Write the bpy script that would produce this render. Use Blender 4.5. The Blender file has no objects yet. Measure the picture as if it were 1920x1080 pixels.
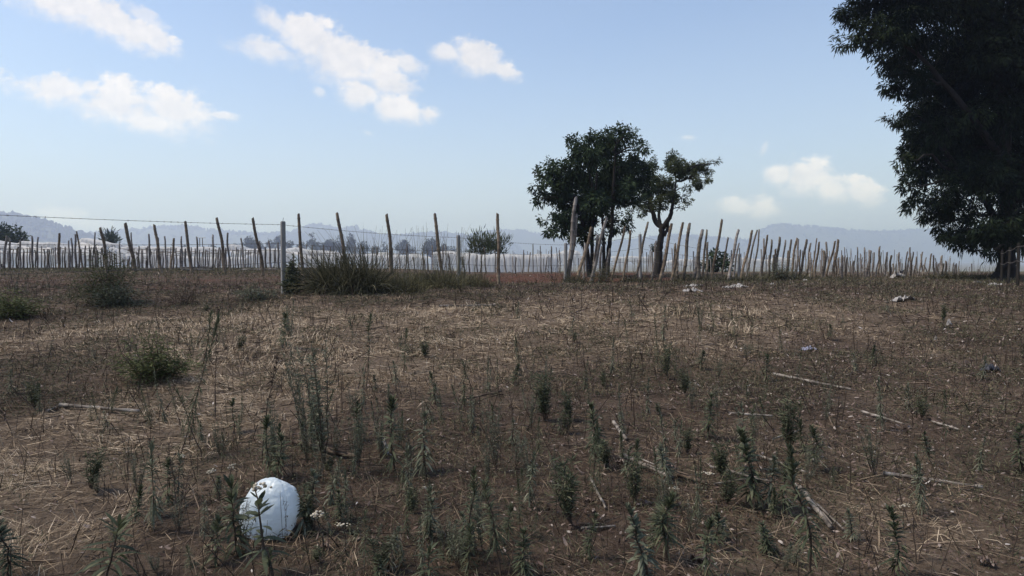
import bpy, math, random
import numpy as np
from mathutils import Vector, Matrix, Euler

# ------------------------------------------------------------------ camera, sky, sun, exposure
SC = bpy.context.scene
COL = SC.collection
F = 1300.0                       # focal length in pixels of the 1920 px wide photograph
HORIZON = 487.0
PITCH = math.atan((540.0 - HORIZON) / F)
EYE = 1.6
cam_d = bpy.data.cameras.new('camera')
cam_d.sensor_width = 36.0
cam_d.lens = 36.0 * F / 1920.0
cam_d.clip_start = 0.05
cam_d.clip_end = 30000.0
cam = bpy.data.objects.new('camera', cam_d)
COL.objects.link(cam)
cam.location = (0, 0, EYE)
cam.rotation_euler = (math.pi / 2 - PITCH, 0, 0)
SC.camera = cam

SUN_EL, SUN_AZ = math.radians(56), math.radians(-96)     # azimuth measured from +Y (view direction) towards +X
SUN_STRENGTH = 3.2
SKY_STRENGTH = 0.13
EXPOSURE = 0.35
SC.view_settings.view_transform = 'Standard'
SC.view_settings.look = 'None'
SC.view_settings.gamma = 1
SC.view_settings.exposure = EXPOSURE
SC.cycles.use_denoising = True
SC.cycles.max_bounces = 6
SC.cycles.diffuse_bounces = 3
SC.cycles.transparent_max_bounces = 8
SC.cycles.volume_bounces = 3


def uv_of(px, py):
    """direction-space coordinates (x/y, z/y) of a pixel's ray"""
    a, b = (px - 960.0) / F, (540.0 - py) / F
    y = math.cos(PITCH) + b * math.sin(PITCH)
    z = -math.sin(PITCH) + b * math.cos(PITCH)
    return a / y, z / y


def N(nt, kind, **kw):
    n = nt.nodes.new(kind)
    for k, v in kw.items():
        setattr(n, k, v)
    return n


def math_node(nt, op, a, b=None, c=None, clamp=False):
    n = nt.nodes.new('ShaderNodeMath')
    n.operation = op
    n.use_clamp = clamp
    for i, v in enumerate((a, b, c)):
        if v is None:
            continue
        if isinstance(v, (int, float)):
            n.inputs[i].default_value = v
        else:
            nt.links.new(v, n.inputs[i])
    return n.outputs[0]


def mix_rgb(nt, fac, a, b, mode='MIX'):
    n = nt.nodes.new('ShaderNodeMix')
    n.data_type = 'RGBA'
    n.blend_type = mode
    for sock, v in ((n.inputs[0], fac), (n.inputs[6], a), (n.inputs[7], b)):
        if isinstance(v, (int, float)):
            sock.default_value = v
        elif isinstance(v, (tuple, list)):
            sock.default_value = tuple(v) + (1.0,) if len(v) == 3 else v
        else:
            nt.links.new(v, sock)
    return n.outputs[2]


# clouds, as ellipses on the sky sphere: pixel centre, radii, tilt (degrees, right end down), strength
CLOUDS = [
    (120, 5, 130, 45, 18, 1.0), (215, 50, 110, 36, 24, 1.0), (290, 78, 75, 24, 28, 0.85), (262, 30, 60, 20, 35, 0.6),
    (110, 172, 100, 32, 12, 0.95), (215, 195, 120, 46, 14, 1.0), (320, 205, 100, 38, 16, 1.0), (415, 218, 36, 10, 8, 0.7),
    (270, 232, 110, 28, 10, 0.8),
    (575, 75, 75, 46, 18, 1.0), (640, 112, 95, 48, 26, 1.0), (500, 95, 80, 26, 14, 0.75), (515, 45, 50, 22, 40, 0.75),
    (725, 150, 62, 36, 22, 1.0), (765, 125, 34, 26, 15, 0.8), (672, 182, 48, 30, 18, 1.0), (745, 208, 66, 30, 14, 1.0),
    (805, 216, 30, 20, 10, 0.9),
    (835, 102, 44, 18, 14, 0.8), (900, 112, 60, 34, 20, 1.0), (950, 138, 34, 20, 20, 0.9),
    (1462, 330, 34, 26, 0, 0.95), (1510, 335, 52, 42, 8, 1.0), (1560, 358, 46, 28, 8, 0.95), (1615, 362, 46, 26, 14, 0.95),
    (1375, 388, 50, 18, 6, 0.7), (1430, 392, 40, 24, 10, 0.75),
    (110, 410, 70, 26, 6, 0.55), (40, 420, 60, 22, 0, 0.45), (170, 425, 60, 18, 8, 0.5),
    (600, 175, 16, 10, 30, 0.5), (1288, 259, 22, 7, 0, 0.45), (690, 250, 16, 7, 20, 0.35), (1432, 280, 8, 18, 20, 0.4),
]


def build_world():
    w = bpy.data.worlds.new("World")
    SC.world = w
    w.use_nodes = True
    nt = w.node_tree
    nt.nodes.clear()
    out = N(nt, 'ShaderNodeOutputWorld')
    bg = N(nt, 'ShaderNodeBackground')
    bg.inputs[1].default_value = SKY_STRENGTH
    nt.links.new(bg.outputs[0], out.inputs[0])
    sky = N(nt, 'ShaderNodeTexSky')
    sky.sky_type = 'NISHITA'
    sky.sun_disc = False
    sky.sun_elevation = SUN_EL
    sky.sun_rotation = SUN_AZ
    sky.altitude = 1200
    sky.air_density = 1.0
    sky.dust_density = 1.6
    sky.ozone_density = 1.6
    tc = N(nt, 'ShaderNodeTexCoord')
    sep = N(nt, 'ShaderNodeSeparateXYZ')
    nt.links.new(tc.outputs['Generated'], sep.inputs[0])
    X, Y, Z = sep.outputs
    yc = math_node(nt, 'MAXIMUM', Y, 0.05)
    U = math_node(nt, 'DIVIDE', X, yc)
    V = math_node(nt, 'DIVIDE', Z, yc)
    comb = N(nt, 'ShaderNodeCombineXYZ')
    nt.links.new(U, comb.inputs[0])
    nt.links.new(V, comb.inputs[1])

    def noise(scale, detail, rough, off=(0, 0, 0), sc=(1, 1, 1), rot=0.0):
        mp = N(nt, 'ShaderNodeMapping')
        mp.inputs['Location'].default_value = off
        mp.inputs['Rotation'].default_value = (0, 0, rot)
        mp.inputs['Scale'].default_value = sc
        nt.links.new(comb.outputs[0], mp.inputs[0])
        n = N(nt, 'ShaderNodeTexNoise')
        n.inputs['Scale'].default_value = scale
        n.inputs['Detail'].default_value = detail
        n.inputs['Roughness'].default_value = rough
        nt.links.new(mp.outputs[0], n.inputs['Vector'])
        return n.outputs[0]

    n1 = noise(17.0, 9.0, 0.62, (3.1, 1.7, 0.4))
    n1b = noise(17.0, 9.0, 0.62, (3.1 - 0.006, 1.7 - 0.010, 0.4))
    n2 = noise(46.0, 6.0, 0.6, (9.3, 2.2, 1.4))
    n4 = noise(26.0, 7.0, 0.65, (5.3, 7.2, 2.4), (0.42, 1.5, 1.0), math.radians(24))
    nn = math_node(nt, 'ADD', math_node(nt, 'MULTIPLY_ADD', math_node(nt, 'SUBTRACT', n4, 0.5), 1.5, math_node(nt, 'MULTIPLY', math_node(nt, 'SUBTRACT', n1, 0.5), 1.8)),
                   math_node(nt, 'MULTIPLY', math_node(nt, 'SUBTRACT', n2, 0.5), 1.25))
    total = None
    depth = None
    for (px, py, rx, ry, ang, st) in CLOUDS:
        cu, cv = uv_of(px, py)
        ca, sa = math.cos(math.radians(-ang)), math.sin(math.radians(-ang))
        du = math_node(nt, 'SUBTRACT', U, cu)
        dv = math_node(nt, 'SUBTRACT', V, cv)
        lx = math_node(nt, 'DIVIDE', math_node(nt, 'ADD', math_node(nt, 'MULTIPLY', du, ca), math_node(nt, 'MULTIPLY', dv, sa)), rx * 1.18 / F)
        ly = math_node(nt, 'DIVIDE', math_node(nt, 'SUBTRACT', math_node(nt, 'MULTIPLY', dv, ca), math_node(nt, 'MULTIPLY', du, sa)), ry * 1.22 / F)
        r = math_node(nt, 'SQRT', math_node(nt, 'ADD', math_node(nt, 'MULTIPLY', lx, lx), math_node(nt, 'MULTIPLY', ly, ly)))
        b = math_node(nt, 'SUBTRACT', 1.0, r)
        f = math_node(nt, 'MULTIPLY_ADD', nn, 0.70, b)
        # crisp upper edge, soft lower edge
        wdt = math_node(nt, 'MULTIPLY_ADD', ly, -0.42, 0.70)
        wdt = math_node(nt, 'MAXIMUM', wdt, 0.34)
        m = math_node(nt, 'DIVIDE', math_node(nt, 'SUBTRACT', f, 0.02), wdt, clamp=True)
        m = math_node(nt, 'MULTIPLY', math_node(nt, 'MULTIPLY', m, st), math_node(nt, 'MULTIPLY_ADD', r, -0.62, 1.62, clamp=True), clamp=True)
        ds = math_node(nt, 'MULTIPLY_ADD', ly, -0.4, 0.5, clamp=True)
        dm = math_node(nt, 'MULTIPLY', m, ds)
        total = m if total is None else math_node(nt, 'MAXIMUM', total, m)
        depth = dm if depth is None else math_node(nt, 'MAXIMUM', depth, dm)
    front = math_node(nt, 'MULTIPLY', math_node(nt, 'SUBTRACT', Y, 0.1), 6.0, clamp=True)
    mask = math_node(nt, 'MULTIPLY', total, front, clamp=True)
    # smoothstep
    mask = math_node(nt, 'MULTIPLY', math_node(nt, 'MULTIPLY', mask, mask), math_node(nt, 'MULTIPLY_ADD', mask, -2.0, 3.0))
    mask = math_node(nt, 'MULTIPLY', mask, 0.93)
    relief = math_node(nt, 'MULTIPLY_ADD', math_node(nt, 'SUBTRACT', n1, n1b), 2.2, 0.62, clamp=True)
    relief = math_node(nt, 'SUBTRACT', relief, math_node(nt, 'MULTIPLY', depth, 0.55), clamp=True)
    k = 1.0 / (SKY_STRENGTH * 2 ** EXPOSURE)
    ccol = mix_rgb(nt, relief, (0.80 * k, 0.79 * k, 0.83 * k), (1.12 * k, 1.05 * k, 1.02 * k))
    glow = math_node(nt, 'POWER', math_node(nt, 'SUBTRACT', 1.0, math_node(nt, 'ABSOLUTE', Z), clamp=True), 7.0)
    glow = math_node(nt, 'MULTIPLY_ADD', glow, 0.9, 0.95)
    vm = N(nt, 'ShaderNodeVectorMath', operation='SCALE')
    nt.links.new(ccol, vm.inputs[0])
    nt.links.new(glow, vm.inputs['Scale'])
    ccol = vm.outputs[0]
    # pale dust veil low over the horizon, thinning out upwards
    hz = math_node(nt, 'POWER', math_node(nt, 'SUBTRACT', 1.0, math_node(nt, 'ABSOLUTE', Z), clamp=True), 6.0)
    n3 = noise(2.2, 3.0, 0.5, (1.1, 5.2, 0), (1.0, 2.4, 1.0))
    veil = math_node(nt, 'MULTIPLY_ADD', n3, 0.5, 0.05)
    veil = math_node(nt, 'MULTIPLY_ADD', hz, VEIL_H, math_node(nt, 'MULTIPLY', veil, VEIL_N), clamp=True)
    base = mix_rgb(nt, 1.0, sky.outputs[0], SKY_TINT, 'MULTIPLY')
    base = mix_rgb(nt, veil, base, tuple(c * k for c in VEIL_COL))
    col = mix_rgb(nt, mask, base, ccol)
    nt.links.new(col, bg.inputs[0])
    w.cycles.sampling_method = 'MANUAL'
    w.cycles.sample_map_resolution = 1024


SKY_TINT = (1.14, 1.19, 1.22)
VEIL_H, VEIL_N = 0.95, 0.26
VEIL_COL = (0.70, 0.755, 0.83)
build_world()

sun_d = bpy.data.lights.new('sun', 'SUN')
sun_d.energy = SUN_STRENGTH
sun_d.angle = math.radians(15)
sun_d.color = (1.0, 0.91, 0.79)
sun = bpy.data.objects.new('sun', sun_d)
COL.objects.link(sun)
sdir = Vector((math.sin(SUN_AZ) * math.cos(SUN_EL), math.cos(SUN_AZ) * math.cos(SUN_EL), math.sin(SUN_EL)))
sun.rotation_euler = sdir.to_track_quat('Z', 'Y').to_euler()
sun.location = sdir * 50


# ------------------------------------------------------------------ helpers
RNG = np.random.default_rng(11)
random.seed(11)


def vnoise(x, y, seed=0):
    x = np.asarray(x, float)
    y = np.asarray(y, float)
    xi, yi = np.floor(x).astype(np.int64), np.floor(y).astype(np.int64)
    fx, fy = x - xi, y - yi
    fx, fy = fx * fx * (3 - 2 * fx), fy * fy * (3 - 2 * fy)

    def h(a, b):
        n = (a * 374761393 + b * 668265263 + seed * 1442695041) & 0xffffffff
        n = ((n ^ (n >> 13)) * 1274126177) & 0xffffffff
        n = n ^ (n >> 16)
        return (n & 0xffff) / 65535.0
    a, b = h(xi, yi), h(xi + 1, yi)
    c, d = h(xi, yi + 1), h(xi + 1, yi + 1)
    return (a + (b - a) * fx) * (1 - fy) + (c + (d - c) * fx) * fy


def fbm(x, y, seed=0, oct=4):
    s, a, t = 0, 0.5, 0
    for i in range(oct):
        s = s + a * vnoise(np.asarray(x) * 2 ** i, np.asarray(y) * 2 ** i, seed + i * 17)
        t += a
        a *= 0.5
    return s / t


def sstep(a, b, x):
    t = np.clip((np.asarray(x, float) - a) / (b - a), 0, 1)
    return t * t * (3 - 2 * t)


_PY = np.array([-5000, -50, 0, 4, 8, 10, 14, 18, 22, 30, 36, 45, 60, 100, 200, 500, 1000, 2500, 6000.])
_PZ = np.array([-16, -.3, 0, 0, .12, .22, .48, .68, .72, .62, .70, .70, .50, -.1, -2, -8, -14, -16, -16.])
_ty = np.concatenate([np.linspace(-60, 120, 1801), np.linspace(121, 6000, 2000)])
_tz = np.interp(_ty, _PY, _PZ)
_k = np.ones(41) / 41
_tzs = _tz.copy()
_tzs[20:1781] = np.convolve(_tz[:1801], _k, 'valid')


def ground_base(x, y):
    x, y = np.asarray(x, float), np.asarray(y, float)
    z = np.interp(y, _ty, _tzs)
    z = z + 0.36 * (1 - sstep(-13, -2, x)) * sstep(20, 33, y) * (1 - sstep(60, 140, y))
    return z


def ground_z(x, y):
    x, y = np.asarray(x, float), np.asarray(y, float)
    z = ground_base(x, y)
    near = 1 - sstep(60, 160, y)
    z = z + near * (0.10 * (fbm(x * .35, y * .35, 3, 3) - .5) + 0.10 * (fbm(x * 1.3, y * 1.3, 9, 3) - .5))
    # turned soil: the strip on the left rise and the tilled plot behind the fence
    till = till_map(x, y)
    z = z + till * (0.16 * (fbm(x * 2.3, y * 2.3, 21, 3) - .5))
    return z


def till_map(x, y):
    a = sstep(-3, -6.5, x) * sstep(17.5, 21, y) * (1 - sstep(29, 32, y))
    b = sstep(-2.5, -1, x) * (1 - sstep(7, 10, x)) * sstep(26.5 + 0.0 * x, 29.5, y - 0.35 * (x - 2)) * (1 - sstep(43, 47, y))
    a = a * np.clip(.15 + 1.3 * (fbm(x * .45, y * .7, 61, 4) - .28), 0, .85)
    return np.clip(np.maximum(a, b), 0, 1)


def ray(px, py):
    u, v = uv_of(px, py)
    return u, v


def pt(px, py, d):
    """point on a pixel's ray at ground distance y = d"""
    u, v = uv_of(px, py)
    return Vector((u * d, d, EYE + v * d))


def gp(px, py, dmin=2.0, dmax=90.0):
    """where a pixel's ray meets the ground"""
    u, v = uv_of(px, py)
    t = np.geomspace(dmin, dmax, 1500)
    dz = EYE + v * t - ground_z(u * t, t)
    i = np.argmax(dz < 0)
    if dz[i] >= 0:
        i = len(t) - 1
    d = float(t[i])
    return Vector((u * d, d, float(ground_z(u * d, d))))


def height_at(p, top_py, px):
    u, v = uv_of(px, top_py)
    return EYE + v * p.y - p.z


class MB:
    """collects geometry as arrays and links it as one mesh object"""

    def __init__(self):
        self.v, self.q, self.t, self.n = [], [], [], 0

    def add(self, v, q, tint=0.5):
        v = np.asarray(v, float).reshape(-1, 3)
        q = np.asarray(q, np.int64).reshape(-1, 4)
        self.v.append(v)
        self.q.append(q + self.n)
        tt = np.empty(len(v))
        tt[:] = tint
        self.t.append(tt)
        self.n += len(v)

    def ribbons(self, P, D, S, L, W, droop, prof, tint):
        n, k = len(P), len(prof)
        t = np.linspace(0, 1, k)
        C = P[:, None, :] + D[:, None, :] * (L[:, None] * t)[..., None]
        C[..., 2] -= (droop * L)[:, None] * t ** 2
        half = (0.5 * W[:, None] * np.asarray(prof)[None])[..., None] * S[:, None, :]
        V = np.stack([C - half, C + half], 2).reshape(-1, 3)
        j = np.arange(k - 1)
        fq = np.stack([j * 2, j * 2 + 1, j * 2 + 3, j * 2 + 2], 1)
        Q = (np.arange(n)[:, None, None] * 2 * k + fq[None]).reshape(-1, 4)
        self.add(V, Q, np.repeat(tint, 2 * k))

    def tube(self, pts, rad, sides=6, tint=0.5, cap=True):
        pts = np.asarray(pts, float)
        rad = np.broadcast_to(np.asarray(rad, float), (len(pts),))
        tan = np.gradient(pts, axis=0)
        tan /= np.linalg.norm(tan, axis=1)[:, None] + 1e-9
        ref = np.array([0, 0, 1.0]) if abs(tan[0][2]) < .8 else np.array([1.0, 0, 0])
        a = np.cross(tan, ref)
        a /= np.linalg.norm(a, axis=1)[:, None] + 1e-9
        b = np.cross(tan, a)
        th = np.linspace(0, 2 * np.pi, sides, endpoint=False)
        V = pts[:, None] + rad[:, None, None] * (np.cos(th)[None, :, None] * a[:, None] + np.sin(th)[None, :, None] * b[:, None])
        k = len(pts)
        i, j = np.meshgrid(np.arange(k - 1), np.arange(sides), indexing='ij')
        jn = (j + 1) % sides
        Q = np.stack([i * sides + j, i * sides + jn, (i + 1) * sides + jn, (i + 1) * sides + j], -1).reshape(-1, 4)
        V = V.reshape(-1, 3)
        if cap and sides % 2 == 0:
            caps = []
            for o in (0, (k - 1) * sides):
                for m in range(sides // 2 - 1):
                    caps.append([o + m, o + m + 1, o + sides - 2 - m, o + sides - 1 - m])
            Q = np.concatenate([Q, np.array(caps)])
        self.add(V, Q, tint)

    def grid(self, G, tint=0.5):
        """G: (a, b, 3) array of points"""
        a, b = G.shape[:2]
        i, j = np.meshgrid(np.arange(a - 1), np.arange(b - 1), indexing='ij')
        Q = np.stack([i * b + j, i * b + j + 1, (i + 1) * b + j + 1, (i + 1) * b + j], -1)
        self.add(G, Q, tint if np.isscalar(tint) else np.asarray(tint).reshape(-1))

    def mesh(self, name, mat, smooth=False):
        v = np.concatenate(self.v)
        q = np.concatenate(self.q)
        me = bpy.data.meshes.new(name)
        me.vertices.add(len(v))
        me.vertices.foreach_set('co', v.astype(np.float32).ravel())
        me.loops.add(len(q) * 4)
        me.loops.foreach_set('vertex_index', q.astype(np.int32).ravel())
        me.polygons.add(len(q))
        me.polygons.foreach_set('loop_start', (np.arange(len(q)) * 4).astype(np.int32))
        me.polygons.foreach_set('use_smooth', np.full(len(q), smooth))
        me.update(calc_edges=True)
        at = me.attributes.new('tint', 'FLOAT', 'POINT')
        at.data.foreach_set('value', np.concatenate(self.t).astype(np.float32))
        me.materials.append(mat)
        return me

    def build(self, name, mat, parent=None, smooth=False, loc=None):
        o = bpy.data.objects.new(name, self.mesh(name, mat, smooth))
        COL.objects.link(o)
        if parent is not None:
            o.parent = parent
        if loc is not None:
            o.location = loc
        return o


def tag(o, label=None, cat=None, group=None, kind=None):
    if label:
        o['label'] = label
    if cat:
        o['category'] = cat
    if group:
        o['group'] = group
    if kind:
        o['kind'] = kind
    return o


def empty(name, loc=(0, 0, 0), rz=0.0):
    o = bpy.data.objects.new(name, None)
    COL.objects.link(o)
    o.location = loc
    o.rotation_euler = (0, 0, rz)
    o.empty_display_size = 0.1
    return o


def copy_tree(o, parent=None):
    c = o.copy()
    COL.objects.link(c)
    c.parent = parent
    for ch in list(o.children):
        copy_tree(ch, c)
    return c


def unit(v):
    return v / (np.linalg.norm(v, axis=-1, keepdims=True) + 1e-9)


def rand_side(D, rng):
    r = unit(rng.normal(size=D.shape))
    return unit(np.cross(D, r))


# ------------------------------------------------------------------ materials
def material(name, stops, rough=0.9, noise_scale=None, noise_amt=0.35, bump=0.0, spec=0.2, translucent=0.0, tint_amt=1.0, stretch=None):
    """colour ramp driven by the per-piece tint attribute plus object-space noise"""
    m = bpy.data.materials.new(name)
    m.use_nodes = True
    nt = m.node_tree
    nt.nodes.clear()
    out = N(nt, 'ShaderNodeOutputMaterial')
    bs = N(nt, 'ShaderNodeBsdfPrincipled')
    bs.inputs['Roughness'].default_value = rough
    bs.inputs['Specular IOR Level'].default_value = spec
    at = N(nt, 'ShaderNodeAttribute', attribute_name='tint')
    fac = at.outputs['Fac']
    if noise_scale:
        tc = N(nt, 'ShaderNodeTexCoord')
        vec = tc.outputs['Object']
        if stretch:
            mp = N(nt, 'ShaderNodeMapping')
            mp.inputs['Scale'].default_value = stretch
            nt.links.new(vec, mp.inputs[0])
            vec = mp.outputs[0]
        nz = N(nt, 'ShaderNodeTexNoise')
        nz.inputs['Scale'].default_value = noise_scale
        nz.inputs['Detail'].default_value = 6
        nz.inputs['Roughness'].default_value = 0.65
        nt.links.new(vec, nz.inputs['Vector'])
        c = math_node(nt, 'MULTIPLY', math_node(nt, 'SUBTRACT', nz.outputs[0], 0.5), 2 * noise_amt)
        fac = math_node(nt, 'ADD', fac, c, clamp=True)
        if bump:
            bp = N(nt, 'ShaderNodeBump')
            bp.inputs['Strength'].default_value = bump
            bp.inputs['Distance'].default_value = 0.01
            nt.links.new(nz.outputs[0], bp.inputs['Height'])
            nt.links.new(bp.outputs[0], bs.inputs['Normal'])
    rp = N(nt, 'ShaderNodeValToRGB')
    els = rp.color_ramp.elements
    while len(els) < len(stops):
        els.new(0.5)
    for e, (p, c) in zip(els, stops):
        e.position = p
        e.color = (*c, 1)
    nt.links.new(fac, rp.inputs[0])
    nt.links.new(rp.outputs[0], bs.inputs['Base Color'])
    if translucent:
        tr = N(nt, 'ShaderNodeBsdfTranslucent')
        nt.links.new(rp.outputs[0], tr.inputs[0])
        mx = N(nt, 'ShaderNodeMixShader')
        mx.inputs[0].default_value = translucent
        nt.links.new(bs.outputs[0], mx.inputs[1])
        nt.links.new(tr.outputs[0], mx.inputs[2])
        nt.links.new(mx.outputs[0], out.inputs[0])
    else:
        nt.links.new(bs.outputs[0], out.inputs[0])
    return m


M = {}
M['straw'] = material('straw', [(0, (.075, .052, .041)), (.45, (.235, .17, .112)), (.8, (.45, .35, .24)), (1, (.54, .44, .33))])
M['litter'] = material('dry_leaves', [(0, (.035, .022, .018)), (.5, (.13, .088, .072)), (.85, (.29, .235, .205)), (1, (.48, .43, .39))])
M['lowgreen'] = material('low_green', [(0, (.036, .036, .022)), (.5, (.082, .080, .046)), (1, (.18, .158, .10))], translucent=.2)
M['weed'] = material('weed_leaf', [(0, (.034, .043, .025)), (.5, (.074, .085, .048)), (.85, (.16, .16, .095)), (1, (.29, .25, .17))], rough=.7, translucent=.25)
M['bush_green'] = material('bush_leaf', [(0, (.04, .05, .022)), (.5, (.085, .098, .042)), (1, (.19, .19, .09))], rough=.8, spec=.08, translucent=.2)
M['weed_grey'] = material('weed_grey_leaf', [(0, (.06, .068, .046)), (.5, (.11, .12, .08)), (1, (.25, .245, .18))], rough=.8, translucent=.2)
M['dead'] = material('dead_stem', [(0, (.035, .026, .02)), (.5, (.085, .06, .045)), (1, (.20, .15, .11))])
M['flower'] = material('pale_flower', [(0, (.20, .165, .11)), (.5, (.36, .31, .23)), (1, (.54, .49, .41))])
M['bamboo'] = material('bamboo', [(0, (.075, .055, .04)), (.5, (.18, .132, .09)), (1, (.29, .225, .16))], rough=.7, noise_scale=6, noise_amt=.4, stretch=(1, 1, .35))
M['grey_cane'] = material('weathered_cane', [(0, (.09, .076, .066)), (.5, (.21, .18, .16)), (1, (.36, .325, .295))], rough=.8, noise_scale=6, noise_amt=.4, stretch=(1, 1, .35))
M['dark_cane'] = material('dark_cane', [(0, (.065, .052, .043)), (.5, (.16, .13, .10)), (1, (.27, .23, .185))], rough=.85, noise_scale=6, noise_amt=.4, stretch=(1, 1, .35))
M['stick'] = material('dry_stick', [(0, (.06, .05, .043)), (.5, (.175, .148, .125)), (1, (.33, .29, .255))], noise_scale=9, noise_amt=.5)
M['concrete'] = material('concrete', [(0, (.13, .125, .12)), (.5, (.22, .21, .20)), (1, (.31, .30, .285))], noise_scale=9, noise_amt=.4, bump=.4)
M['wire'] = material('rusty_wire', [(0, (.07, .06, .055)), (1, (.14, .12, .11))], rough=.6)
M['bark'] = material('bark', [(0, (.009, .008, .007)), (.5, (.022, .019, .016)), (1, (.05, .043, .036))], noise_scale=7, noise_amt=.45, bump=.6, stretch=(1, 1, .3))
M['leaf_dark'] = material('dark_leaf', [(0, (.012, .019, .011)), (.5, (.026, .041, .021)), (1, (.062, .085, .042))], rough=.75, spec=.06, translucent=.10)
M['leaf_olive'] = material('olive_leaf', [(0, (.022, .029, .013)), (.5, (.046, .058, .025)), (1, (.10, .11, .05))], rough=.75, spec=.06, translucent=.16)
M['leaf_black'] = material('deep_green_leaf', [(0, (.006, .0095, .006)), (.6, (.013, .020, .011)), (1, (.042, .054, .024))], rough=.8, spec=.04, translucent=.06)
M['tussock'] = material('tussock_blade', [(0, (.034, .034, .019)), (.5, (.085, .080, .045)), (1, (.21, .185, .115))], translucent=.2)
M['tussock_green'] = material('green_tussock_blade', [(0, (.05, .046, .024)), (.5, (.11, .10, .05)), (1, (.21, .185, .105))], translucent=.2)
M['cloth'] = material('white_crop_cover', [(0, (.70, .69, .68)), (.5, (.80, .79, .78)), (1, (.88, .88, .88))], noise_scale=1.3, noise_amt=.45, translucent=.45)
M['rag'] = material('dirty_white_cloth', [(0, (.18, .165, .155)), (.5, (.30, .275, .26)), (1, (.46, .44, .43))], noise_scale=14, noise_amt=.4)
M['rag_blue'] = material('faded_lilac_plastic', [(0, (.16, .16, .21)), (1, (.30, .30, .40))], noise_scale=14, noise_amt=.4, rough=.5)
M['rag_dark'] = material('dark_plastic', [(0, (.02, .02, .024)), (1, (.06, .06, .075))], rough=.5)
M['hill'] = material('hill_ground', [(0, (.045, .055, .03)), (.5, (.075, .085, .045)), (1, (.13, .13, .075))], noise_scale=.012, noise_amt=.5)
M['forest'] = material('far_forest', [(0, (.025, .04, .02)), (.5, (.045, .062, .03)), (1, (.085, .10, .05))])
M['metal'] = material('grey_metal', [(0, (.3, .3, .3)), (1, (.6, .6, .6))], rough=.5)


def bag_material():
    m = bpy.data.materials.new('white_plastic_film')
    m.use_nodes = True
    nt = m.node_tree
    bs = nt.nodes['Principled BSDF']
    bs.inputs['Base Color'].default_value = (.82, .885, .905, 1)
    bs.inputs['Roughness'].default_value = .38
    bs.inputs['Subsurface Weight'].default_value = 0.0
    tc = N(nt, 'ShaderNodeTexCoord')
    nz = N(nt, 'ShaderNodeTexNoise')
    nz.inputs['Scale'].default_value = 9
    nz.inputs['Detail'].default_value = 5
    nz.inputs['Distortion'].default_value = 1.2
    nt.links.new(tc.outputs['Object'], nz.inputs['Vector'])
    wv = N(nt, 'ShaderNodeVectorMath', operation='MULTIPLY_ADD')
    nt.links.new(nz.outputs['Color'], wv.inputs[0])
    wv.inputs[1].default_value = (.10, .10, .10)
    nt.links.new(tc.outputs['Object'], wv.inputs[2])
    vo = N(nt, 'ShaderNodeTexVoronoi')
    vo.inputs['Scale'].default_value = 11
    nt.links.new(wv.outputs[0], vo.inputs['Vector'])
    vo2 = N(nt, 'ShaderNodeTexVoronoi')
    vo2.inputs['Scale'].default_value = 27
    nt.links.new(wv.outputs[0], vo2.inputs['Vector'])
    hgt = math_node(nt, 'MULTIPLY_ADD', vo2.outputs['Distance'], .35, vo.outputs['Distance'])
    bp = N(nt, 'ShaderNodeBump')
    bp.inputs['Strength'].default_value = .32
    bp.inputs['Distance'].default_value = .035
    nt.links.new(hgt, bp.inputs['Height'])
    nt.links.new(bp.outputs[0], bs.inputs['Normal'])
    stain = math_node(nt, 'MULTIPLY_ADD', nz.outputs[0], 1.6, -.45, clamp=True)
    nt.links.new(mix_rgb(nt, stain, (.70, .76, .775), (.84, .905, .925)), bs.inputs['Base Color'])
    tr = N(nt, 'ShaderNodeBsdfTranslucent')
    tr.inputs[0].default_value = (.8, .86, .92, 1)
    mx = N(nt, 'ShaderNodeMixShader')
    mx.inputs[0].default_value = .45
    nt.links.new(bs.outputs[0], mx.inputs[1])
    nt.links.new(tr.outputs[0], mx.inputs[2])
    nt.links.new(mx.outputs[0], nt.nodes['Material Output'].inputs[0])
    return m


M['bag'] = bag_material()


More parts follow.
